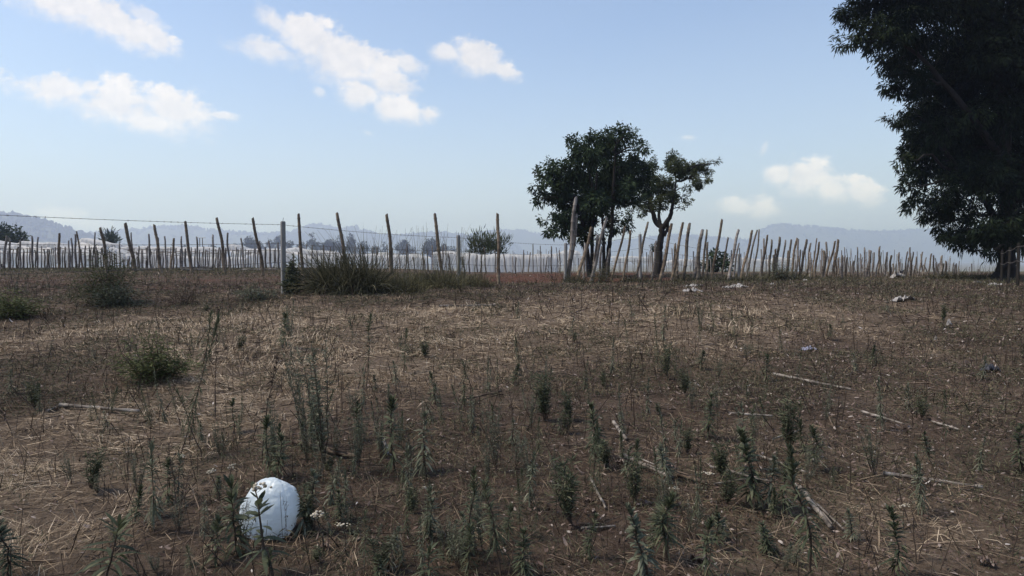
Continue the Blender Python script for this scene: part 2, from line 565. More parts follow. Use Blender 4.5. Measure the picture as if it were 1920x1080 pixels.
def ground_material():
    m = bpy.data.materials.new('dry_field_soil')
    m.use_nodes = True
    nt = m.node_tree
    bs = nt.nodes['Principled BSDF']
    bs.inputs['Roughness'].default_value = .95
    bs.inputs['Specular IOR Level'].default_value = .1
    tc = N(nt, 'ShaderNodeTexCoord')

    def noise(scale, detail=8, rough=.65, dist=0.0):
        n = N(nt, 'ShaderNodeTexNoise')
        n.inputs['Scale'].default_value = scale
        n.inputs['Detail'].default_value = detail
        n.inputs['Roughness'].default_value = rough
        n.inputs['Distortion'].default_value = dist
        nt.links.new(tc.outputs['Object'], n.inputs['Vector'])
        return n.outputs[0]

    def ramp(fac, stops):
        r = N(nt, 'ShaderNodeValToRGB')
        while len(r.color_ramp.elements) < len(stops):
            r.color_ramp.elements.new(.5)
        for e, (p, c) in zip(r.color_ramp.elements, stops):
            e.position = p
            e.color = (*c, 1)
        nt.links.new(fac, r.inputs[0])
        return r.outputs[0]
    soil = ramp(noise(13), [(.30, (.024, .013, .009)), (.5, (.080, .046, .032)), (.70, (.185, .118, .085))])
    straw = ramp(noise(24, 8, .7), [(.25, (.070, .050, .036)), (.5, (.170, .124, .088)), (.75, (.32, .248, .18))])
    grey = ramp(noise(18, 8, .7), [(.32, (.026, .022, .017)), (.52, (.074, .060, .046)), (.74, (.19, .16, .125))])
    a_s = N(nt, 'ShaderNodeAttribute', attribute_name='straw')
    a_t = N(nt, 'ShaderNodeAttribute', attribute_name='till')
    a_g = N(nt, 'ShaderNodeAttribute', attribute_name='plain')
    fs = math_node(nt, 'ADD', a_s.outputs['Fac'], math_node(nt, 'MULTIPLY', math_node(nt, 'SUBTRACT', noise(1.7, 10, .72), .44), 2.0), clamp=True)
    col = mix_rgb(nt, fs, mix_rgb(nt, noise(.9, 3), soil, grey), straw)
    till = ramp(noise(7, 9, .75), [(.28, (.038, .017, .012)), (.5, (.10, .049, .034)), (.72, (.17, .092, .068))])
    ft = math_node(nt, 'ADD', a_t.outputs['Fac'], math_node(nt, 'MULTIPLY', math_node(nt, 'SUBTRACT', noise(2.1), .5), .7), clamp=True)
    col = mix_rgb(nt, math_node(nt, 'MULTIPLY', ft, a_t.outputs['Fac']), col, till)
    plain = ramp(noise(.02, 6), [(.35, (.08, .085, .05)), (.5, (.15, .135, .085)), (.65, (.20, .18, .12))])
    col = mix_rgb(nt, a_g.outputs['Fac'], col, plain)
    nt.links.new(col, bs.inputs['Base Color'])
    bp = N(nt, 'ShaderNodeBump')
    bp.inputs['Strength'].default_value = .9
    bp.inputs['Distance'].default_value = .05
    nt.links.new(math_node(nt, 'ADD', noise(16, 8, .75), noise(60, 4, .7)), bp.inputs['Height'])
    nt.links.new(bp.outputs[0], bs.inputs['Normal'])
    return m


M['ground'] = ground_material()

# ------------------------------------------------------------------ ground
# straw patches: centre pixel on the ground, half widths in metres (x, y), weight
STRAW = []
for (px, py, rx, ry, wgt) in [(900, 605, 5.5, 3.0, 1.25), (1150, 608, 4.0, 2.6, 1.0), (430, 690, 1.3, 2.2, 1.0), (560, 620, 3.0, 2.5, .7), (100, 640, 2.4, 2.5, .5),
                              (90, 880, 1.2, 1.3, 1.1), (40, 1040, .7, .5, .5), (1330, 565, 6.0, 4.0, .8), (700, 700, 1.6, 1.8, .6), (450, 770, .9, 1.0, .6),
                              (1800, 990, .8, .7, .8), (240, 790, 1.0, .6, .6), (1700, 860, .7, .4, .4), (620, 1050, .6, .25, .6), (1440, 1060, .6, .25, .5),
                              (1850, 770, 1.2, .9, .5)]:
    p = gp(px, py)
    STRAW.append((p.x, p.y, rx, ry, wgt))


def straw_map(x, y):
    s = np.zeros(np.shape(x))
    for (cx, cy, rx, ry, wgt) in STRAW:
        s = s + wgt * np.exp(-(((x - cx) / rx) ** 2 + ((y - cy) / ry) ** 2))
    s = s + 1.5 * (fbm(x * .8, y * .5, 51, 4) - .55)
    s = s * (1 - .9 * till_map(x, y))
    return np.clip(s, 0, 1)


def build_ground():
    ys = np.concatenate([[-7200, -1500, -400, -100, -30, -10, -3, 0, 1.2], np.arange(2.2, 9, .045), np.arange(9, 20, .07), np.arange(20, 48, .14),
                         np.arange(48, 120, 1.5), np.geomspace(122, 6850, 56)])
    xr = np.concatenate([np.arange(0, 9, .06), np.arange(9, 26, .16), np.arange(26, 70, 1.6), np.geomspace(72, 7250, 40)])
    xs = np.concatenate([-xr[:0:-1], xr])
    X, Y = np.meshgrid(xs, ys, indexing='ij')
    Z = ground_z(X, Y)
    near = 1 - sstep(30, 50, np.hypot(X, Y))
    Z = Z + near * (.05 * (fbm(X * 5, Y * 5, 31, 4) - .5) + .05 * np.clip(fbm(X * 9, Y * 9, 37, 2) - .58, 0, 1))
    mb = MB()
    mb.grid(np.stack([X, Y, Z], -1)[:, ::1])
    # orient faces upwards
    mb.q = [q[:, ::-1] for q in mb.q]
    o = mb.build('ground', M['ground'], smooth=True)
    me = o.data
    for nm, val in (('straw', straw_map(X, Y)), ('till', till_map(X, Y)), ('plain', sstep(50, 110, np.hypot(X, Y)))):
        a = me.attributes.new(nm, 'FLOAT', 'POINT')
        a.data.foreach_set('value', val.astype(np.float32).ravel())
    tag(o, 'dry weedy field of red brown soil and dead grass', 'ground', kind='structure')


build_ground()


# ------------------------------------------------------------------ hills
def hill(label, D, ridge, width, base_z, seed, ntree, th=(7, 13)):
    D, width, th = D * 1.3, width * 1.25, (th[0] * 1.2, th[1] * 1.2)
    rp = np.array(ridge, float)
    pxs = np.arange(rp[0, 0], rp[-1, 0] + 1, 3.0)
    pys = np.interp(pxs, rp[:, 0], rp[:, 1])
    k = np.ones(9) / 9
    pys = np.convolve(np.pad(pys, 4, mode='edge'), k, 'valid')
    uv = np.array([uv_of(a, b) for a, b in zip(pxs, pys)])
    xs = uv[:, 0] * D
    H = EYE + uv[:, 1] * D - th[0] * .55
    s = np.linspace(-1, 1, 33)
    yy = D + s * width
    env = np.cos(s * np.pi / 2) ** 1.3
    Xg, Yg = np.meshgrid(xs, yy, indexing='ij')
    fade = np.minimum(1, np.minimum(np.arange(len(xs)), np.arange(len(xs))[::-1]) / 10.0)
    nz = fbm(Xg / 160, Yg / 160, seed, 4) - .5
    Hh = np.maximum(H - base_z, 2) * (.35 + .65 * fade)
    Z = base_z + Hh[:, None] * (env[None] + nz * .55 * (env * (1 - env) * 4)[None])
    Z = np.maximum(Z, base_z - 1)
    mb = MB()
    mb.grid(np.stack([Xg, Yg, Z], -1))
    mb.q = [q[:, ::-1] for q in mb.q]
    o = mb.build('hill', M['hill'], smooth=True)
    tag(o, label, 'hill', kind='structure')
    # wooded cover: low irregular crowns
    rng = np.random.default_rng(seed)
    lat, lon = 5, 8
    th_ = np.linspace(0, np.pi, lat)
    ph = np.linspace(0, 2 * np.pi, lon, endpoint=False)
    base = np.stack([np.outer(np.sin(th_), np.cos(ph)), np.outer(np.sin(th_), np.sin(ph)), np.outer(np.cos(th_), np.ones(lon))], -1)
    i, j = np.meshgrid(np.arange(lat - 1), np.arange(lon), indexing='ij')
    fq = np.stack([i * lon + j, (i + 1) * lon + j, (i + 1) * lon + (j + 1) % lon, i * lon + (j + 1) % lon], -1).reshape(-1, 4)
    ia = rng.uniform(0, len(xs) - 1.001, ntree)
    ib = np.where(rng.random(ntree) < .45, rng.normal(16, 1.4, ntree), rng.uniform(3, 17, ntree))
    ib = np.clip(ib, 0, 31.9)
    i0, j0 = ia.astype(int), ib.astype(int)
    ok = fbm(xs[i0] / 45, yy[j0] / 45, seed + 5, 3) > .40
    i0, j0, ia, ib = i0[ok], j0[ok], ia[ok], ib[ok]
    n = len(i0)
    xx = np.interp(ia, np.arange(len(xs)), xs)
    yv = np.interp(ib, np.arange(33), yy)
    zz = Z[i0, j0]
    h = rng.uniform(*th, n) * rng.choice([.6, .8, 1.0, 1.35], n, p=[.3, .4, .22, .08])
    r = h * rng.uniform(.28, .55, n)
    V = base.reshape(-1, 3)[None] * (1 + rng.normal(0, .16, (n, lat * lon, 1)))
    V = V * np.stack([r, r, h * .5], -1)[:, None]
    V = V + np.stack([xx, yv, zz + h * .55], -1)[:, None]
    Q = (np.arange(n)[:, None, None] * lat * lon + fq[None]).reshape(-1, 4)
    fb = MB()
    fb.add(V, Q, np.repeat(rng.random(n), lat * lon))
    f = fb.build('hillside_forest', M['forest'], smooth=True)
    tag(f, 'woods covering the ' + label, 'forest', kind='stuff')


hill('hazy blue green wooded slope nearest on the far left of the plain', 1900, [(-420, 430), (-300, 405), (-150, 395), (-60, 396), (0, 400), (50, 410), (90, 420), (130, 436), (170, 452), (230, 474), (270, 488)], 320, -16, 101, 5200, (8, 14))
hill('long pale hazy hill behind the white crop covers', 3300, [(60, 470), (130, 445), (190, 436), (250, 432), (300, 426), (340, 424), (385, 430), (440, 437), (500, 440), (545, 436), (600, 450), (700, 470)], 420, -16, 102, 5200, (9, 15))
hill('twin topped blue hill right behind the large grass tussock', 3600, [(470, 470), (530, 444), (562, 428), (592, 420), (615, 425), (640, 431), (660, 423), (682, 432), (705, 440), (740, 444), (790, 438), (830, 437), (870, 442), (930, 450), (1000, 470)], 420, -16, 103, 5200, (9, 15))
hill('smooth low blue hill left of the leafy round tree', 4100, [(840, 462), (880, 438), (930, 431), (970, 430), (1000, 435), (1040, 445), (1090, 458), (1140, 466), (1200, 474)], 380, -16, 104, 2600, (6, 9))
hill('low blue hill carrying a mast, right of the slender forked tree', 3900, [(1060, 470), (1130, 456), (1190, 448), (1240, 443), (1290, 441), (1340, 446), (1380, 449), (1440, 456), (1520, 476)], 400, -16, 105, 4200, (9, 14))
hill('broad flat topped blue ridge behind the right hand stakes', 4000, [(1370, 470), (1410, 446), (1440, 425), (1462, 418), (1485, 422), (1530, 424), (1570, 430), (1620, 434), (1680, 434), (1730, 430), (1790, 432), (1860, 436), (1960, 440), (2100, 436), (2300, 450)], 480, -16, 106, 6500, (9, 14))


def haze():
    m = bpy.data.materials.new('haze_air')
    m.use_nodes = True
    nt = m.node_tree
    nt.nodes.clear()
    out = N(nt, 'ShaderNodeOutputMaterial')
    pv = N(nt, 'ShaderNodeVolumePrincipled')
    pv.inputs['Color'].default_value = (.94, 1.03, 1.38, 1)
    pv.inputs['Density'].default_value = HAZE_D
    pv.inputs['Anisotropy'].default_value = 0.4
    nt.links.new(pv.outputs[0], out.inputs['Volume'])
    x, y0, y1, z0, z1 = 7300, -7300, 6900, -20, 330
    v = np.array([(sx * x, yy, zz) for zz in (z0, z1) for yy in (y0, y1) for sx in (-1, 1)])
    q = [(0, 2, 3, 1), (4, 5, 7, 6), (0, 1, 5, 4), (2, 6, 7, 3), (0, 4, 6, 2), (1, 3, 7, 5)]
    mb = MB()
    mb.add(v, q)
    o = mb.build('haze', m)
    tag(o, 'pale blue haze hanging over the plain and hills', 'haze', kind='stuff')


HAZE_D = 0.00027
haze()


# ------------------------------------------------------------------ trees
def crown(mb, blobs, leaf, rng, cover=3.5, droop=.35, up=0.0, clump=26):
    """leaf sprays gathered in clumps inside a set of (x, y, z, r) volumes"""
    L0, W0 = leaf
    lobes = []
    for (x, y, z, r) in blobs:
        if r < L0 * 3.2:
            lobes.append((x, y, z, r, rng.uniform(0, .5)))
            continue
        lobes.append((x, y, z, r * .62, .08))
        for _ in range(11):
            d = unit(rng.normal(size=3))
            k = rng.uniform(.30, .46)
            lobes.append((x + d[0] * r * (1.02 - k), y + d[1] * r * (1.02 - k), z + d[2] * r * (1.02 - k) * .95, r * k, rng.uniform(0, .30) + .30 * max(0, d[2])))  # lobes facing up tinted paler: top light put into the leaf colour
    for (x, y, z, r, tn) in lobes:
        n = int(cover * math.pi * r * r / (L0 * W0 * .6))
        nc = max(3, n // clump)
        u = unit(rng.normal(size=(nc, 3))) * (rng.random((nc, 1)) ** (1 / 2.4)) * r
        cs = np.array([x, y, z]) + u * np.array([1, 1, .9])
        rc = np.clip(.26 * r, L0 * .7, L0 * 2.6)
        k = max(4, n // nc)
        off = rng.normal(size=(nc, k, 3)) * rc * .62
        P = (cs[:, None] + off).reshape(-1, 3)
        D = unit(off / rc + .8 * unit(u)[:, None] + rng.normal(size=(nc, k, 3)) * .5 + np.array([0, 0, up - droop])).reshape(-1, 3)
        m = len(P)
        L = L0 * rng.uniform(.6, 1.25, m)
        W = W0 * rng.uniform(.7, 1.2, m)
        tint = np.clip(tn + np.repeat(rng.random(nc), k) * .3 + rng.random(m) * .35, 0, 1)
        mb.ribbons(P, D, rand_side(D, rng), L, W, np.full(m, droop * .5), [.15, 1.0, .08], tint)


def limb(mb, a, b, r0, r1, rng, wob=.06, sides=8, n=7, tint=.5):
    a, b = np.array(a, float), np.array(b, float)
    t = np.linspace(0, 1, n)[:, None]
    P = a + (b - a) * t
    Ln = np.linalg.norm(b - a)
    w = np.cumsum(rng.normal(size=(n, 3)), 0) * wob * Ln / n
    w = w - t * w[-1]
    w[0] = 0
    mb.tube(P + w, r0 + (r1 - r0) * t[:, 0] ** .8, sides, tint)
    return P + w


def big_crown_tree(name, label, cat, base, trunk_paths, blobs, leaf, mat, seed, cover, droop=.35, limb_r=.06, group=None, one_wood=False, twig_every=1, clump=26):
    rng = np.random.default_rng(seed)
    o = empty(name, base)
    inv = np.array(base)
    tb = MB()
    ends = []
    for path in trunk_paths:
        P = np.array([p[:3] for p in path], float) - inv
        R = np.array([p[3] for p in path])
        # resample smoothly
        t = np.linspace(0, len(P) - 1, len(P) * 4)
        Q = np.stack([np.interp(t, np.arange(len(P)), P[:, i]) for i in range(3)], -1)
        Q[1:-1] = (Q[:-2] + Q[1:-1] * 2 + Q[2:]) / 4
        Q += rng.normal(size=Q.shape) * R.mean() * .12
        tb.tube(Q, np.interp(t, np.arange(len(P)), R), 10, .5)
        ends.append(Q)
    allq = np.concatenate(ends)
    lb = tb if one_wood else MB()
    bl = [(x - inv[0], y - inv[1], z - inv[2], r) for x, y, z, r in blobs]
    for i, (x, y, z, r) in enumerate(bl):
        if i % twig_every:
            continue
        c = np.array([x, y, z])
        cand = allq[allq[:, 2] < z + .2 * r]
        if len(cand) == 0:
            cand = allq
        dd = np.linalg.norm((cand - c) * np.array([1, 1, .7]), axis=1)
        a = cand[np.argmin(dd)]
        mid = (a + c) / 2 + np.array([0, 0, .12 * np.linalg.norm(c - a)])
        limb(lb, a, mid, limb_r, limb_r * .7, rng, .25, 6, 5)
        limb(lb, mid, c, limb_r * .7, limb_r * .3, rng, .3, 6, 5)
        for _ in range(3):
            e = c + unit(rng.normal(size=3)) * r * .85
            limb(lb, c, e, limb_r * .3, limb_r * .1, rng, .3, 4, 4)
    cb = MB()
    crown(cb, bl, leaf, rng, cover, droop, clump=clump)
    tb.build('trunk', M['bark'], o, smooth=True)
    if not one_wood:
        lb.build('branches', M['bark'], o, smooth=True)
    cb.build('crown', M[mat], o)
    tag(o, label, cat, group)
    return o


def z5(X, Y):           # zoom coordinates of the two middle trees
    return 960 + X / 4.0, 200 + Y / 4.0


def z3(X, Y):
    return 960 + X / 4.0, 370 + Y / 4.0


rt = np.random.default_rng(5)
D1 = 36.0
bl1 = []
for (X, Y, R) in [(790, 235, 105), (880, 225, 75), (720, 210, 60), (640, 275, 110), (480, 300, 85), (455, 265, 50), (950, 330, 75), (1000, 310, 50), (540, 410, 150), (740, 390, 170), (290, 470, 85),
                  (400, 500, 130), (205, 505, 52), (620, 560, 180), (830, 540, 170), (940, 480, 120), (225, 690, 62), (330, 680, 100), (480, 700, 150),
                  (640, 740, 140), (270, 850, 72), (390, 870, 120), (540, 880, 110), (310, 950, 55), (820, 850, 72), (775, 930, 62), (860, 905, 32), (440, 980, 52), (750, 660, 140), (900, 640, 120), (1000, 600, 80),
                  (180, 720, 25), (540, 985, 52), (680, 965, 45), (200, 600, 60), (560, 960, 60), (700, 850, 70), (420, 600, 120), (250, 560, 60)]:
    px, py = z5(X, Y)
    d = D1 + rt.uniform(-1.6, 1.6)
    p = pt(px, py, d)
    bl1.append((p.x, p.y, p.z, R / 4 / F * d))
b1 = pt(1120, 515, D1)
b1.z = float(ground_z(b1.x, b1.y)) - .05


def path(points, d):
    out = []
    for i, (px, py, r) in enumerate(points):
        p = pt(px, py, d)
        if i == 0:
            p.z = float(ground_z(p.x, p.y)) - .1
        out.append((p.x, p.y, p.z, r))
    return out


tr1 = [path([(1106, 516, .13), (1101, 470, .10), (1098, 440, .085), (1085, 390, .06), (1065, 350, .03)], D1),
       path([(1111, 516, .11), (1110, 450, .09), (1112, 400, .075), (1120, 330, .05), (1115, 290, .02)], D1 + .4),
       path([(1132, 506, .10), (1132, 455, .08), (1130, 410, .06), (1110, 350, .04)], D1 - .4),
       path([(1138, 508, .14), (1141, 470, .12), (1147, 430, .10), (1149, 370, .09), (1152, 320, .06), (1155, 270, .03)], D1 + .2)]
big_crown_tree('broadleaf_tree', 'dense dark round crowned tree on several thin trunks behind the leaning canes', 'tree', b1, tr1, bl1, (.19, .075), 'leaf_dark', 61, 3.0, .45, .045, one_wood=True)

D2 = 42.0
bl2 = []
for (X, Y, R) in [(1050, 430, 72), (1060, 560, 110), (1200, 400, 62), (1190, 350, 30), (1225, 480, 105), (1150, 620, 110), (1340, 470, 85), (1430, 450, 60), (1500, 425, 30), (1480, 540, 40),
                  (1390, 575, 58), (1100, 720, 70), (1000, 720, 80), (1200, 690, 70), (1330, 720, 36), (1280, 765, 22), (900, 790, 34), (975, 790, 50), (1300, 610, 40), (1250, 400, 40),
                  (1055, 1048, 34), (1095, 860, 20), (1290, 690, 30), (1545, 412, 16), (1465, 480, 34), (1360, 540, 40), (1010, 640, 60)]:
    px, py = z5(X, Y)
    d = D2 + rt.uniform(-1.4, 1.4)
    p = pt(px, py, d)
    bl2.append((p.x, p.y, p.z, R / 4 / F * d))
b2 = pt(1232, 512, D2)
b2.z = float(ground_z(b2.x, b2.y)) - .05


def zp(lst, d):
    return path([(*z3(X, Y), r) for X, Y, r in lst], d)


fork = (1130, 225, .18)
tr2 = [zp([(1088, 565, .30), (1100, 470, .22), (1108, 360, .20), (1122, 280, .19), fork], D2),
       zp([fork, (1085, 195, .17), (1062, 140, .14), (1045, 70, .11), (1040, -40, .07), (1060, -120, .03)], D2 + .3)[0:],
       zp([fork, (1150, 205, .16), (1185, 150, .13), (1200, 90, .11), (1215, 0, .08), (1230, -150, .03)], D2 - .3),
       zp([(1115, 215, .1), (1100, 140, .09), (1110, 60, .07), (1120, -60, .04)], D2 + .1),
       zp([(1140, 290, .10), (1170, 235, .11), (1165, 180, .10)], D2 - .2)]
for i in (1, 2, 3, 4):      # these start at the fork, not on the ground
    X, Y, r = [fork, fork, (1115, 215, .1), (1140, 290, .10)][i - 1]
    p = pt(*z3(X, Y), D2)
    tr2[i][0] = (p.x, p.y, p.z, r)
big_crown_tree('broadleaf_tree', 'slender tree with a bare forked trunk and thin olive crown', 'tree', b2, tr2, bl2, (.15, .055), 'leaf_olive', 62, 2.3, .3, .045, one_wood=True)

D3 = 33.0
bl3 = []
for (px, py, r) in [(1612, 25, 42), (1592, 72, 26), (1572, 90, 11), (1650, 70, 50), (1690, 30, 90), (1680, 125, 36), (1700, 150, 46), (1760, 60, 120), (1715, 210, 42), (1676, 224, 18), (1770, 170, 90),
                    (1860, 200, 110), (1722, 272, 36), (1690, 302, 22), (1742, 312, 52), (1800, 290, 90), (1706, 350, 24), (1758, 372, 56), (1840, 355, 90), (1775, 422, 40), (1762, 452, 16), (1815, 432, 38),
                    (1862, 430, 46), (1832, 470, 18), (1900, 90, 130), (1905, 300, 110), (1935, 410, 60), (2000, 40, 160), (2010, 230, 150), (2030, 390, 90), (1850, -60, 140), (1720, -60, 90), (1990, -110, 160),
                    (1865, 472, 14), (1892, 436, 34), (1868, 452, 22), (1915, 448, 34), (1885, 462, 16), (1640, -30, 60), (1850, 110, 100), (1780, 250, 80)]:
    d = D3 + rt.uniform(-3.0, 3.0)
    p = pt(px, py, d)
    bl3.append((p.x, p.y, p.z, r / F * d))
b3 = pt(1886, 520, D3)
b3.z = float(ground_z(b3.x, b3.y)) - .05
tr3 = [path([(1884, 524, .62), (1886, 512, .44), (1887, 495, .38), (1888, 470, .36), (1892, 420, .34), (1885, 330, .30), (1880, 220, .24), (1870, 100, .17), (1860, 0, .08)], D3),
       path([(1888, 450, .18), (1850, 380, .14), (1800, 320, .10), (1760, 270, .12)], D3), path([(1888, 400, .26), (1930, 300, .22), (1980, 150, .15), (2000, 50, .1)], D3 + .5),
       path([(1882, 300, .18), (1800, 190, .13), (1720, 100, .08), (1640, 50, .05)], D3 - .5)]
for i, (px, py, r) in ((1, (1888, 450, .2)), (2, (1888, 400, .26)), (3, (1882, 300, .18))):
    p = pt(px, py, D3)
    tr3[i][0] = (p.x, p.y, p.z, r)
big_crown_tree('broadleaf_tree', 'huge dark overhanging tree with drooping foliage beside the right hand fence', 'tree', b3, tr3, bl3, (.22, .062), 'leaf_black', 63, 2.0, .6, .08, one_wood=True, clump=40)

# smaller trees and bushes beyond the stakes
def small_tree(name, label, cat, px, d, blobs, leaf, mat, seed, cover, droop=.3, r=.1, group=None, base_py=None):
    bl = []
    rng = np.random.default_rng(seed)
    for (bx, by, br) in blobs:
        dd = d + rng.uniform(-1, 1) * br / F * d
        p = pt(bx, by, dd)
        bl.append((p.x, p.y, p.z, br / F * d))
    b = pt(px, 487, d)
    b.z = float(ground_z(b.x, b.y)) - .05
    top = min(q[1] for q in blobs)
    mid = sum(q[1] for q in blobs) / len(blobs)
    p0, p1, p2 = Vector(b), pt(px, mid, d), pt(sum(q[0] for q in blobs) / len(blobs), top, d)
    paths = [[(p0.x, p0.y, p0.z, r), ((p0.x + p1.x) / 2 + r * .3, d, (p0.z + p1.z) / 2, r * .85), (p1.x, p1.y, p1.z, r * .65), (p2.x, p2.y, p2.z, r * .2)]]
    return big_crown_tree(name, label, cat, b, paths, bl, leaf, mat, seed, cover, droop, r * .35, group, one_wood=True, clump=14)


small_tree('broadleaf_tree', 'dark domed tree at the far left edge behind the white covers', 'tree', 5, 100, [(-30, 445, 30), (0, 440, 22), (25, 444, 20), (42, 450, 13), (8, 455, 22), (-60, 455, 30), (30, 456, 16)], (.5, .22), 'leaf_dark', 71, 4.0, .2, .3)
small_tree('conifer_tree', 'small spiky dark conifer standing between two tall canes', 'tree', 208, 110, [(208, 436, 3.5), (206, 441, 6), (211, 446, 8), (203, 448, 8), (208, 454, 11), (217, 452, 6), (199, 454, 6)], (.6, .12), 'leaf_dark', 72, 3.6, -.5, .15)
small_tree('evergreen_bush', 'feathery olive evergreen bush behind the pale cloth wall', 'bush', 908, 62, [(897, 445, 7), (905, 455, 14), (888, 458, 10), (925, 450, 7), (930, 462, 12), (945, 455, 6), (880, 452, 4), (918, 470, 16), (893, 472, 15), (940, 470, 10), (955, 452, 3)], (.42, .07), 'leaf_olive', 73, 3.4, -.9, .1)
small_tree('round_bush', 'dark rounded bush seen between leaning canes right of the forked tree', 'bush', 1344, 58, [(1344, 480, 13), (1330, 488, 12), (1358, 487, 12), (1344, 497, 18), (1326, 500, 10), (1364, 500, 11)], (.3, .13), 'leaf_dark', 74, 3.6, .2, .12)
FAR = [(471, 452, 14, 'grey'), (440, 462, 9, 'g'), (487, 460, 9, 'g'), (509, 456, 10, 'g'), (524, 447, 9, 'g'), (543, 458, 9, 'g'), (586, 447, 9, 'pine'), (618, 456, 14, 'g'), (637, 452, 9, 'pine'),
       (658, 450, 12, 'pine'), (681, 461, 11, 'g'), (703, 465, 8, 'g'), (720, 463, 7, 'pine'), (755, 459, 13, 'g'), (773, 468, 7, 'g'), (809, 459, 17, 'g'), (832, 464, 9, 'g'), (848, 467, 7, 'g'), (595, 462, 12, 'g'), (565, 460, 9, 'g'),
       (395, 466, 10, 'g'), (346, 466, 9, 'g')]
for i, (px, py, r, kd) in enumerate(FAR):
    d = 780 + 47 * (i % 5)
    if kd == 'pine':
        bl = [(px, py - 6, r * .45), (px + 1, py + 4, r * .7), (px - 2, py + 12, r * .95), (px + 3, py + 18, r * .7)]
    else:
        bl = [(px, py, r * .75), (px - r * .5, py + r * .4, r * .6), (px + r * .5, py + r * .45, r * .6), (px, py + r * .8, r * .7)]
    small_tree('pine_tree' if kd == 'pine' else 'plain_tree', 'tall thin hazy pine with a tufted top far out on the plain' if kd == 'pine' else 'hazy grey green round tree far out on the plain behind the stakes', 'tree', px, d, bl,
               (1.7, 1.05), 'leaf_olive', 200 + i, 3.4, .1, .6, 'hazy trees far out on the plain')


# ------------------------------------------------------------------ crop covers, rails
def cover(label, d, top, flap, depth, seed, group='white crop covers', back_drop=.5, name='crop_cover'):
    """a sagging sheet of white crop cloth: ridge line given by pixels at distance d, a hanging front edge, the rest running back"""
    rng = np.random.default_rng(seed)
    tp = np.array(top, float)
    pxs = np.linspace(tp[0, 0], tp[-1, 0], max(24, int((tp[-1, 0] - tp[0, 0]) / 2.5)))
    pys = np.interp(pxs, tp[:, 0], tp[:, 1]) + 1.5 * (fbm(pxs * .12, pxs * 0, seed, 3) - .5)
    P = np.array([pt(a, b, d) for a, b in zip(pxs, pys)])
    n = len(P)
    prof = [(-.12, -1.0), (-.10, -.6), (-.06, -.25), (0, 0), (.2, .03), (.5, -.12), (.8, -.3), (1.0, -.55)]
    fl = flap * (.6 + .8 * fbm(pxs * .09, pxs * 0 + 3, seed + 1, 3))
    G = np.zeros((n, len(prof), 3))
    for j, (dy, dz) in enumerate(prof):
        G[:, j] = P
        if dz < 0 and dy < 0:
            G[:, j, 1] += dy * 3 * .3 + .05 * np.sin(pxs * .8 + j)
            G[:, j, 2] += dz * fl
        else:
            G[:, j, 1] += dy * depth
            G[:, j, 2] += dz * back_drop + .10 * (fbm(pxs * .15, np.full(n, j * .7), seed + 2, 2) - .5) * (dy > 0)
    gz = ground_z(G[..., 0], G[..., 1]) + .03
    G[..., 2] = np.maximum(G[..., 2], gz)
    mb = MB()
    mb.grid(G, np.clip(.5 + .5 * (rng.random((n, len(prof))) - .5), 0, 1))
    o = mb.build(name, M['cloth'], smooth=True)
    tag(o, label, 'crop cover', group)
    return o


cover('white crop cover with a humped roof at the far left, under the domed tree', 40, [(-60, 455), (-20, 450), (0, 457), (15, 463), (28, 458), (42, 452), (75, 456), (95, 454), (112, 462)], .28, 3, 1)
cover('peaked white crop cover below the small spiky conifer', 44, [(112, 465), (135, 462), (150, 449), (154, 446), (175, 451), (199, 455), (211, 458), (218, 466)], .30, 3, 2)
cover('loose white sheet slanting down right of the spiky conifer', 39, [(205, 464), (217, 467), (230, 474), (243, 480)], .22, 2, 3)
cover('white crop cover with a low hump left of the slanting pair of canes', 43, [(216, 466), (240, 462), (250, 468), (262, 462), (270, 461), (282, 465), (300, 463), (330, 463)], .25, 3, 4)
cover('flat stretched white crop cover over the horizontal rails', 46, [(325, 463), (350, 464), (385, 463), (417, 466)], .30, 3, 5)
cover('sharp peaked white crop cover over dark netting, left of the concrete post', 44, [(418, 466), (424, 463), (430, 457), (442, 460), (455, 470), (462, 472)], .30, 3, 6)
cover('flat white crop cover hanging just left of the nearest concrete post', 45, [(458, 468), (470, 466), (480, 467), (495, 470), (512, 466), (530, 470)], .32, 3, 7)
cover('arched white crop cover right behind the nearest concrete post', 47, [(530, 470), (540, 466), (556, 464), (572, 468), (590, 470), (610, 471)], .3, 3, 8)
